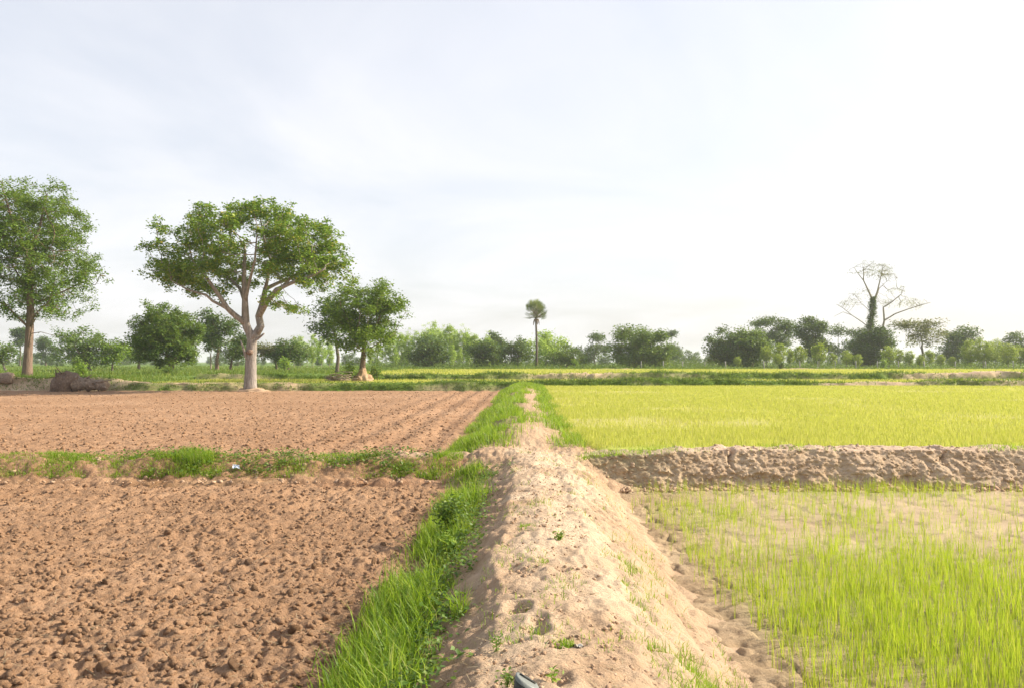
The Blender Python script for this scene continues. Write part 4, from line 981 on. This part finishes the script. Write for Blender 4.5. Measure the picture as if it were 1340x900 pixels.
M['straw'] = leaf_mat('dry straw', [(0.0, (0.30, 0.22, 0.12)), (0.6, (0.42, 0.33, 0.19)), (1.0, (0.52, 0.44, 0.28))], 0.2, (0.4, 0.3, 0.15))
def straws(n, x, y, z, L, rng):
    a = rng.uniform(0, 6.28, n); d = np.stack([np.cos(a), np.sin(a), rng.normal(0, 0.12, n)], 1) * (L * rng.uniform(0.4, 1.2, n))[:, None] * 0.5; sd = np.stack([-np.sin(a), np.cos(a), 0 * a], 1) * 0.0016
    c = np.stack([x, y, z + 0.006], 1); V = np.stack([c - d - sd, c - d + sd, c + d + sd, c + d - sd], 1).reshape(-1, 3)
    return V, np.arange(4 * n).reshape(-1, 4)
n = 1500; y = 2.4 * (12.0 / 2.4) ** r.random(n); u = r.uniform(-0.5, 1.2, n)
stuff('straw', mesh('straw', *straws(n, u + SK * y, y, z_bund(u, y) + 0.01, 0.09, r)), M['straw'], 'bits of dry straw lying on the sandy bank', 'straw')
n = 1600; y = 2.6 * (11.8 / 2.6) ** r.random(n); u = -1.0 - r.random(n) * 0.8 * y
stuff('straw', mesh('straw', *straws(n, u + SK * y, y, plough_h(u + SK * y, y) + 0.02, 0.12, r)), M['straw'], 'bits of dry stubble straw turned up in the ploughed soil', 'straw')

# grass over the farther part of the bank
n = 66000; y = 13.2 * (49.5 / 13.2) ** (r.random(n) ** 0.9); u = r.uniform(-1.5, 1.05, n)
bw = u + 0.22 * fbm(y * 0.9, y * 0, 3, 186)
d = 1.0 * (1 - sstep(-0.3, 0.0, bw)) + 0.95 * sstep(0.35, 0.6, bw) * np.clip(0.75 + 1.3 * fbm(y * 0.22, u, 2, 183), 0, 1) + 0.25 * sstep(0.1, 0.4, fbm(y * 0.5, u * 2, 2, 184)) + sstep(36, 44, y)
d = d * sstep(13.2, 14.6, y) * np.clip(0.5 + 1.9 * fbm(y * 0.8, u * 2.0, 3, 185), 0, 1)
k = r.random(n) < np.clip(d, 0, 1); y, u = y[k], u[k]; n = len(y)
scatter('grass', np.stack([u + SK * y, y, z_bund(u, y) - 0.01], 1), 0.09 + 0.16 * r.random(n), 0.006 + 0.0004 * y, 'grass', 'grass covering both sides of the farther sandy bank', 'grass', 0.45, 0.7)

# low cross bank
n = 60000; x = r.uniform(-12.5, -0.8, n); y = 12.55 + 1.05 * r.random(n)
d = np.clip(0.85 + 1.5 * fbm(x * 1.1, y * 1.2, 3, 187), 0, 1) * (1 - 0.55 * sstep(-4.4, -3.4, x) * (1 - sstep(-2.4, -1.6, x))) + 0.5 * np.exp(-((x + 5.05) / 0.3) ** 2 - ((y - 13.1) / 0.4) ** 2)
k = r.random(n) < np.clip(d, 0, 1); x, y = x[k], y[k]; n = len(y)
hh = (0.055 + 0.115 * r.random(n)) * (1 + 0.3 * np.exp(-((x + 5.05) / 0.4) ** 2)) * (0.8 + 0.5 * fbm(x * 1.5, y, 2, 188))
scatter('grass', np.stack([x, y, z_cross(x, y)], 1), hh, 0.006 + 0.004 * r.random(n), 'grass', 'rank grass tufts along the low bank between the ploughed fields', 'grass', 0.45, 0.8)
n = 330; x = r.uniform(-12, -1.2, n); y = 12.6 + 1.2 * r.random(n); k = fbm(x * 0.6, y, 2, 189) > -0.1; x, y = x[k], y[k]; n = len(x)
c = np.stack([x, y, z_cross(x, y) + 0.07], 1); P = np.repeat(c, 26, 0) + r.normal(0, 1, (n * 26, 3)) * [0.09, 0.09, 0.05]
stuff('weeds', mesh('weeds', *leaves(P, 0.04 + 0.025 * r.random(len(P)), r, 0.7, 0.8, 0.1)), M['weed'], 'broad leaved weeds on the low bank between the ploughed fields', 'weeds')

# grass on the step and its top
n = 9000; x = 0.9 + 9.8 * r.random(n) ** 1.5; t_ = r.random(n); y = 12.35 + 0.7 * t_
d = (1 - sstep(1.8, 3.3, x)) * 0.22 + 0.6 * np.clip(2 * fbm(x * 0.9, y, 3, 191), 0, 1)
k = r.random(n) < d; x, y = x[k], y[k]; n = len(x)
scatter('grass', np.stack([x, y, wall_top(x) - 0.015], 1), 0.04 + 0.09 * r.random(n), 0.005 + 0.003 * r.random(n), 'grass', 'short grass at the top and near end of the crumbling earth step', 'grass', 0.5, 0.8)

# young rice, near paddy: little tufts
n = 34000; y = 2.2 * (12.0 / 2.2) ** (r.random(n) ** 0.60); x = 1.2 + r.random(n) * (0.72 * y + 1.4)
k = r.random(n) < rice_density(x, y) ** 1.1; x, y = x[k], y[k]; n = len(x)
P = np.repeat(np.stack([x, y, 0 * x - 0.015], 1), 3, 0) + r.normal(0, 0.010, (n * 3, 3)) * [1, 1, 0]
hh = np.repeat(0.13 + 0.14 * r.random(n), 3) * r.uniform(0.6, 1.1, n * 3)
scatter('rice_plants', P, hh, 0.0030 + 0.0022 * r.random(n * 3), 'rice', 'thin upright young rice standing in the near paddy', 'rice', 0.13, 0.35)
# young rice, raised paddy
n = 300000; y = 13.55 * (48.0 / 13.55) ** (r.random(n) ** 0.85); u = 0.75 + r.random(n) * (0.72 * y + 2)
x = u + SK * y; k = r.random(n) < np.clip(0.85 - 0.72 * soil_patch(x, y) + 0.3 * fbm(x * 0.7, y * 0.7, 3, 193), 0.05, 1); x, y = x[k], y[k]; n = len(x)
scatter('rice_plants', np.stack([x, y, upper_z(x, y) - 0.01], 1), (0.07 + 0.065 * r.random(n)) * (1 + 0.25 * fbm(x * 0.4, y * 0.4, 2, 194)), 0.005 + 0.0005 * y, 'rice_far', 'dense young rice filling the raised paddy', 'rice', 0.22, spike=True)
n = 30000; x = r.uniform(-23, 50, n); y = r.uniform(50.2, 60, n)
scatter('rice_plants', np.stack([x, y, 0 * x + 0.48], 1), 0.14 + 0.1 * r.random(n), 0.05, 'rice_far', 'rice in the narrow strip between the far banks', 'rice', 0.25, spike=True)
n = 45000; x = r.uniform(-13, 80, n); y = r.uniform(63, 100, n)
scatter('rice_plants', np.stack([x, y, 0 * x + 0.89], 1), 0.14 + 0.1 * r.random(n), 0.08, 'rice_far', 'rice in the farthest field before the tree line', 'rice', 0.25, spike=True)

# weeds on the far banks; dark leaf colour stands in for shade on their faces
def bank_weeds(B, n, h0, h1, w, label, seed, mat='meadow', yspread=0.8):
    xs, yc, h, base, sd, gb = B; rng = np.random.default_rng(seed)
    x = rng.uniform(xs[0], xs[-1], n); t = rng.uniform(-0.8, 0.9, n)
    d = np.clip(gb + 1.6 * fbm(x * 0.14, t * 0.6, 3, sd + 4), 0.04, 1)
    if yc < 50: d = np.maximum(d, sstep(-25, -22, x) * (1 - sstep(-6, -3, x)) * np.clip(0.6 + 1.2 * fbm(x * 0.5, t, 3, sd + 9), 0, 1))
    k = rng.random(n) < d; x, t = x[k], t[k]; n = len(x)
    pf = np.interp(t, [-1, -0.75, -0.3, 0.1, 1], [-0.9, -0.35, 0.92, 1.0, 0.25]); hx = np.interp(x, xs, h)
    if yc < 50: hx = hx * (1 - 0.5 * sstep(-25, -22, x) * (1 - sstep(-6, -3, x)))
    z = base + np.where(pf > 0, hx * pf, 0.5 * pf)
    y = yc + 0.35 * fbm(x * 0.12, x * 0, 3, sd + 1) + t * (1.1 if yc < 50 else 1.5) - 0.40 * fbm(x * 1.1, t * 1.5, 4, sd + 2, 0.6)
    hh = (h0 + (h1 - h0) * rng.random(n) ** 2) * (0.8 + 0.6 * fbm(x * 0.9, t, 2, sd + 8))
    V, F = spikes(np.stack([x, y, z - 0.02], 1), hh, w, rng, 0.5)
    m2 = n // 3; c = rng.choice(n, m2); P = np.stack([x, y, z + 0.08], 1)[c] + rng.normal(0, 0.07, (m2, 3)); V2, F2 = leaves(P, w * 2.2, rng, 0.7, 0.6)
    stuff('weeds', mesh('weeds', *join([(V, F), (V2, F2)])), M[mat], label, 'weeds')
bank_weeds(B1, 60000, 0.08, 0.34, 0.05, 'weeds over the bank at the far edge of the fields', 31, 'weed')
bank_weeds(B2, 52000, 0.10, 0.42, 0.06, 'thick weeds over the second far bank', 32, 'weed')
bank_weeds(B3, 26000, 0.10, 0.45, 0.09, 'dark grass over the low bank before the tree line', 33, 'weed')
# pasture grass and undergrowth below the trees
n = 90000; y = 51 * (190 / 51) ** r.random(n); x = -(20 + 0 * y) - r.random(n) * (0.75 * y - 8); k = (x > -0.78 * y) ; x, y = x[k], y[k]
x2 = r.uniform(-23, -6, 22000); y2 = r.uniform(63, 130, 22000); x = np.concatenate([x, x2]); y = np.concatenate([y, y2]); n = len(x)
k = r.random(n) < np.clip(0.55 + 1.2 * fbm(x * 0.09, y * 0.06, 3, 201), 0.05, 1); x, y = x[k], y[k]; n = len(x)
scatter('meadow_grass', np.stack([x, y, far_z(x, y) - 0.02], 1), (0.12 + 0.22 * r.random(n) ** 2) * (1 + 0.5 * fbm(x * 0.3, y * 0.3, 2, 202)), 0.02 + 0.0011 * y, 'meadow', 'uneven pasture grass below the trees', 'grass', 0.4, spike=True)
n = 4200; x = r.uniform(-24, 105, n); y = 103.5 + 40 * r.random(n) ** 1.2; hgt = np.clip(0.55 + 0.8 * fbm(x * 0.12, y * 0.1, 3, 203), 0.08, 1.2)
P = np.repeat(np.stack([x, y, far_z(x, y)], 1), 18, 0); hg = np.repeat(hgt, 18); m2 = len(P)
P = P + np.stack([r.normal(0, 0.5, m2), r.normal(0, 0.5, m2), np.abs(r.normal(0, 0.8, m2)) * hg * np.repeat(sstep(103, 112, y), 18) + 0.1], 1)
stuff('undergrowth', mesh('undergrowth', *leaves(P, 0.22 * r.uniform(0.6, 1.3, m2), r, 0.55, 0.4)), M['weed'], 'low scrub and undergrowth below the tree line', 'undergrowth')

# ------------------------------------------------------------------ single plants
def bush(name, label, p, size, n, ls, mat, seed, cat='bush', group=None, stems=5):
    rng = np.random.default_rng(seed); e = empty(name, tuple(p), label, cat, group); parts = []; C = []
    for q in range(stems):
        a = rng.uniform(0, 6.28); t = np.array([size * 0.45 * math.cos(a) * rng.uniform(0.3, 1), size * 0.45 * math.sin(a) * rng.uniform(0.3, 1), size * rng.uniform(0.6, 1.0)])
        parts.append(tube(np.array([[0, 0, -0.03], t * 0.5 * [0.6, 0.6, 1], t]), size * np.array([0.025, 0.018, 0.008]), 4, False)); C += [t, t * 0.75, t * 0.5]
    obj('stem', mesh('stem', *join(parts)), M['bark_dark'] if size > 0.4 else M['weed'], e)
    C = np.array(C); P = C[rng.integers(len(C), size=n)] + rng.normal(0, size * 0.17, (n, 3)); P[:, 2] = np.maximum(P[:, 2], size * 0.05)
    obj('foliage', mesh('foliage', *leaves(P, ls * rng.uniform(0.6, 1.3, n), rng, 0.5, 0.6, 0.2)), M[mat], e)
    return e
def on_bund(px, Y):
    x = at(px, 700, Y)[0]; return (x, Y, float(z_bund(np.array([UV(x, Y)]), np.array([Y]))[0]))
def on_far(px, Y, dz=0): x = at(px, 480, Y)[0]; return (x, Y, gz(x, Y) + dz)
p = on_bund(585, 8.3); bush('weed_plant', 'dark leafy weed bush standing in the tall grass at the bank foot', (p[0], p[1], 0.12), 0.34, 520, 0.055, 'weed', 601, 'plant')
p = on_bund(590, 6.9); bush('weed_plant', 'pale broad leaved weed leaning on the shaded bank slope', (p[0], p[1], p[2]), 0.22, 200, 0.06, 'l_bright', 602, 'plant')
p = on_bund(664, 3.35); bush('weed_plant', 'small many leaved weed on the path by the black stake head', p, 0.085, 80, 0.022, 'weed', 603, 'plant', stems=7)
p = on_bund(722, 3.38); bush('weed_plant', 'bright green seedling with a few upright leaves on the path', p, 0.07, 14, 0.035, 'l_bright', 604, 'plant', stems=3)
p = on_bund(651, 3.9); bush('weed_plant', 'low weed at the shaded lip of the path', p, 0.08, 60, 0.022, 'weed', 605, 'plant', stems=6)
p = on_bund(733, 6.0); bush('weed_plant', 'little leafy weed in the middle of the path past the footprints', p, 0.08, 70, 0.03, 'l_bright', 606, 'plant', stems=6)
p = on_far(110, 56); bush('bush', 'bright green bush behind the uprooted stump', p, 1.0, 420, 0.16, 'l_bright', 611)
p = on_far(220, 66); bush('bush', 'low dark bush at the foot of the dense rounded tree', p, 0.8, 380, 0.16, 'l_mid', 612)
p = on_far(373, 88); bush('bush', 'ragged bush with drooping leaves in the pasture past the forked trunk', p, 1.3, 300, 0.3, 'l_bright', 613)
p = on_far(1155, 104); bush('bush', 'bright upright grass like bush on the low bank before the bare tree', p, 1.1, 420, 0.24, 'l_bright', 614)
p = on_far(458, 55.2, 0.2); bush('bush', 'green shoots climbing beside the soil mound', p, 1.1, 420, 0.18, 'l_bright', 615)
p = on_far(494, 56.5, 0.2); bush('bush', 'dark green scrub on the sunny side of the soil mound', p, 1.0, 420, 0.18, 'l_mid', 616)
p = on_far(1022, 101); bush('bush', 'dark round bush beside a bare patch on the far low bank', p, 0.9, 300, 0.24, 'l_dark', 617)
def tuft(label, p, n, h, rad, seed, mat='grass'):
    rng = np.random.default_rng(seed); a = rng.uniform(0, 6.28, n); q = rad * np.sqrt(rng.random(n))
    P = np.stack([q * np.cos(a), q * np.sin(a), 0 * q - 0.01], 1)
    return tag(obj('grass_tuft', mesh('grass_tuft', *blades(P, h * rng.uniform(0.5, 1.1, n), 0.006, rng, 0.35, 0.8)), M[mat], loc=p), label, 'grass')
tuft('round green grass tuft on the path by the dry leaf', on_bund(737, 3.95), 150, 0.045, 0.055, 621)
tuft('flat grass tuft on the path just past the paired footprints', on_bund(705, 5.45), 110, 0.04, 0.07, 622)
tuft('flat grass tuft farther up the path crest', on_bund(690, 6.6), 110, 0.04, 0.08, 623)
tuft('tall spiky grass tuft on the low bank between the ploughed fields', (-5.1, 13.0, 0.28), 300, 0.30, 0.24, 624)
tuft('lone spray of long grass leaning over the shaded bank slope', on_bund(603, 4.9), 60, 0.26, 0.05, 625)

# ------------------------------------------------------------------ dead wood, mound, posts, small things
r = np.random.default_rng(51)
sx, sy = at(88, 500, 46.9)[0], 46.9
st = empty('uprooted_stump', (sx, sy, 0.12), 'uprooted stump with earthy root plate and weathered broken log', 'stump')
V, F = ico(3); V = V.copy(); nz = fbm(V[:, 0] * 2.2 + V[:, 1], V[:, 2] * 2.2 - V[:, 1], 4, 301)
V = V * (1 + 0.28 * nz)[:, None] * [0.72, 0.75, 0.86]; V[:, 2] += 0.45; V[:, 0] -= 0.28 * (0.9 - V[:, 2]).clip(0) 
obj('root_plate', mesh('root_plate', V, F, True), M['root'], st)
parts = []
for q in range(46):
    a = r.uniform(0, 6.28); z0 = r.uniform(0.1, 1.05); s0 = np.array([-0.35 + 0.5 * r.random(), -0.55 + 0.3 * r.random(), z0])
    d = np.array([-0.35 * r.random(), -0.4 * r.random(), r.normal(0, 0.3)]); P = np.array([s0, s0 + d * 0.5 + r.normal(0, 0.04, 3), s0 + d + [0, 0, -0.1 * r.random()]])
    parts.append(tube(P, np.array([0.045, 0.03, 0.012]), 5, True))
obj('root', mesh('root', *join(parts), True), M['root'], st)
t_ = np.linspace(0, 1, 22); k = 18
P = np.stack([0.35 + 2.0 * t_, 0.1 * np.sin(t_ * 3), 0.52 - 0.12 * t_], 1)
V, F = tube(P, 0.40 - 0.13 * t_ + 0.03 * np.sin(t_ * 17), k, True, 0.13, r); obj('log', mesh('log', V, F), M['dead'], st)
for (a, b, rr) in (((1.6, -0.2, 0.55), (2.75, -0.25, 0.72), 0.07), ((1.9, -0.1, 0.4), (2.6, -0.55, 0.25), 0.08), ((1.0, 0.0, 0.8), (1.5, -0.1, 1.02), 0.06)):
    a, b = np.array(a), np.array(b); V, F = tube(np.array([a, (a + b) / 2 + r.normal(0, 0.05, 3), b]), np.array([rr, rr * 0.8, rr * 0.35]), 7, True, 0.1, r); obj('broken_branch', mesh('broken_branch', V, F), M['dead'], st)
lx = at(2, 495, 48.2)[0]
lg = empty('fallen_log', (lx, 48.2, 0.55), 'dark hollow ended log lying on the sandy ledge by the feathery tree', 'log')
t_ = np.linspace(0, 1, 14); V, F = tube(np.stack([-2.2 + 2.7 * t_, 0.3 * t_, 0.28 + 0.10 * t_], 1), 0.30 + 0.05 * np.sin(t_ * 9), 14, True, 0.08, r); obj('stem', mesh('stem', V, F, True), M['dead'], lg)
V, F = tube(np.array([[-0.6, 0.1, 0.45], [-0.3, -0.1, 0.75], [-0.2, -0.2, 1.0]]), np.array([0.09, 0.07, 0.04]), 8, True, 0.1, r); obj('broken_branch', mesh('broken_branch', V, F, True), M['dead'], lg)
# soil mound
mp = on_far(474, 55.6); V, F = ico(3); V = V[:].copy(); nz = fbm(V[:, 0] * 3 + V[:, 1] * 2, V[:, 2] * 3, 4, 311)
V = V * (1 + 0.45 * nz)[:, None]; sq = 1 - 0.45 * np.clip(V[:, 2], 0, 1); V = V * np.stack([0.95 * sq, 0.9 * sq, 1.0 + 0 * sq], 1) * [0.85, 0.85, 0.82]
tag(obj('soil_mound', mesh('soil_mound', V, F, True), M['bund'], loc=(mp[0], 55.6, 0.50)), 'bare steep soil mound round the foot of the loose leafy tree', 'mound')
V, F = ico(2); V = V * (1 + 0.45 * fbm(V[:, 0] * 3, V[:, 1] * 3 + V[:, 2], 3, 313))[:, None] * [1.0, 0.7, 0.22]
tag(obj('soil_mound', mesh('soil_mound', V, F, True), M['crumb'], loc=(at(330, 505, 47.4)[0], 47.4, 0.12)), 'low collar of loose earth round the forked trunk', 'mound')
# brush pile
bp = on_far(446, 54.5); e = empty('brush_pile', (bp[0], 54.5, 0.48), 'grey heap of cut branches beside the soil mound', 'brush')
for q in range(34):
    L = r.uniform(0.7, 1.6); a = r.normal(0, 0.6) + (math.pi if r.random() < 0.5 else 0); c = np.array([r.normal(0, 0.45), r.normal(0, 0.3), abs(r.normal(0, 0.22)) + 0.1]); d = np.array([math.cos(a), math.sin(a), r.normal(0, 0.25)]) * L / 2
    V, F = tube(np.array([c - d, c + r.normal(0, 0.07, 3), c + d]), np.array([0.035, 0.028, 0.01]), 5, True); obj('branch', mesh('branch', V, F, True), M['dead'] if q % 3 else M['bark_pale'], e)
# fence posts before the orchard
pm = plain_mat('weathered concrete', (0.36, 0.34, 0.30), 0.9, 0.1)
def post_mesh():
    s = 0.055; zs = [0, 1.12, 1.17]; parts = []
    V = np.array([(sx_ * w, sy_ * w, z) for z, w in ((-0.1, s), (1.12, s), (1.17, s * 0.6)) for sx_, sy_ in ((-1, -1), (1, -1), (1, 1), (-1, 1))])
    F = np.array([(4 * l + j, 4 * l + (j + 1) % 4, 4 * l + 4 + (j + 1) % 4, 4 * l + 4 + j) for l in (0, 1) for j in range(4)] + [(8, 9, 10, 11), (3, 2, 1, 0)])
    return mesh('fence_post', V, F)
pme = post_mesh(); pme.materials.append(pm)
for px in (839, 868, 893, 922, 950, 1000, 1046, 1070, 1093, 1120, 1148, 1176, 1210, 1250, 1290, 1326):
    q = on_far(px, 107.5); o = obj('fence_post', pme, loc=q); o.rotation_euler = (r.normal(0, 0.04), r.normal(0, 0.04), r.uniform(0, 1.5))
    tag(o, 'thin pale concrete fence post at the edge of the orchard', 'post', 'fence posts along the orchard edge')
# litter scrap and dry leaf
def crumple(n, sx_, sy_, amp, seed):
    rng = np.random.default_rng(seed); a = np.linspace(-1, 1, n); Yg, Xg = np.meshgrid(a, a, indexing='ij')
    Z = amp * fbm(Xg * 1.7 + seed, Yg * 1.7, 3, seed); m_ = 1 + 0.25 * fbm(Xg * 2, Yg * 2, 2, seed + 1)
    top = np.stack([Xg * sx_ * m_, Yg * sy_ * m_, Z + 0.004], -1).reshape(-1, 3); bot = top - [0, 0, 0.002]
    F = grid_faces(n, n); return np.concatenate([top, bot]), np.concatenate([F, F[:, ::-1] + n * n])
lx, ly = at(309, 612, 12.75)[0], 12.75
V, F = crumple(9, 0.055, 0.04, 0.05, 411)
o = tag(obj('plastic_scrap', mesh('plastic_scrap', V, F), plain_mat('bluish white plastic', (0.50, 0.56, 0.63), 0.5, 0.4), loc=(lx, ly, float(z_cross(np.array([lx]), np.array([ly]))[0]) + 0.09)), 'crumpled bluish white plastic scrap on the low weedy bank', 'litter'); o.rotation_euler = (0.7, 0.2, 0.4)
p = on_bund(756, 3.92); V, F = crumple(9, 0.030, 0.014, 0.02, 412)
o = tag(obj('dry_leaf', mesh('dry_leaf', V, F), plain_mat('dry pale leaf', (0.60, 0.55, 0.46), 0.7, 0.2), loc=(p[0], p[1], p[2] + 0.012)), 'curled pale dry leaf on the path beside a grass tuft', 'leaf'); o.rotation_euler = (0.3, 0.1, 2.4)
# black plastic cap with a slotted rim, standing on the path
p = on_bund(690, 3.03)
e = empty('plastic_stake', (p[0], p[1], p[2] + 0.015), 'black plastic stake head with a slotted grey rim poking up from the path', 'stake')
K = 28; th = np.arange(K) * 2 * math.pi / K
def ring(rx, ry, z, tilt=0.0, pw=2.6):
    c, s = np.cos(th), np.sin(th); x_ = rx * np.sign(c) * np.abs(c) ** (2 / pw); y_ = ry * np.sign(s) * np.abs(s) ** (2 / pw)
    return np.stack([x_, y_, z - tilt * x_], 1)
def loft(rings, cap=True):
    V = np.concatenate(rings); n = len(rings); i = np.arange(n - 1)[:, None] * K; j = np.arange(K)[None]; j2 = (j + 1) % K
    F = np.stack([i + j, i + j2, i + K + j2, i + K + j], -1).reshape(-1, 4); fs = [F]
    if cap:
        V = np.concatenate([V, rings[-1].mean(0)[None]]); a = np.arange(K); fs.append(np.stack([np.full(K, n * K), (n - 1) * K + a, (n - 1) * K + (a + 1) % K], 1))
    return V, fs
blk = plain_mat('black plastic', (0.018, 0.020, 0.014), 0.42, 0.5); gry = plain_mat('grey worn rim', (0.17, 0.185, 0.17), 0.5, 0.4); dk = plain_mat('slot', (0.008, 0.009, 0.006), 0.6, 0.3)
obj('body', mesh('body', *loft([ring(0.060, 0.05, -0.10), ring(0.058, 0.05, 0.06, 0.1), ring(0.048, 0.045, 0.118, 0.55), ring(0.040, 0.038, 0.126, 0.6)]), True), blk, e)
obj('rim', mesh('rim', *loft([ring(0.047, 0.044, 0.120, 0.57), ring(0.043, 0.040, 0.134, 0.6), ring(0.036, 0.033, 0.136, 0.6)]), True), gry, e)
o = obj('slot', mesh('slot', *loft([ring(0.030, 0.007, 0.1372, 0.6, 5), ring(0.030, 0.007, 0.1392, 0.6, 5)])), dk, e); o.location = (0.002, 0.012, 0)
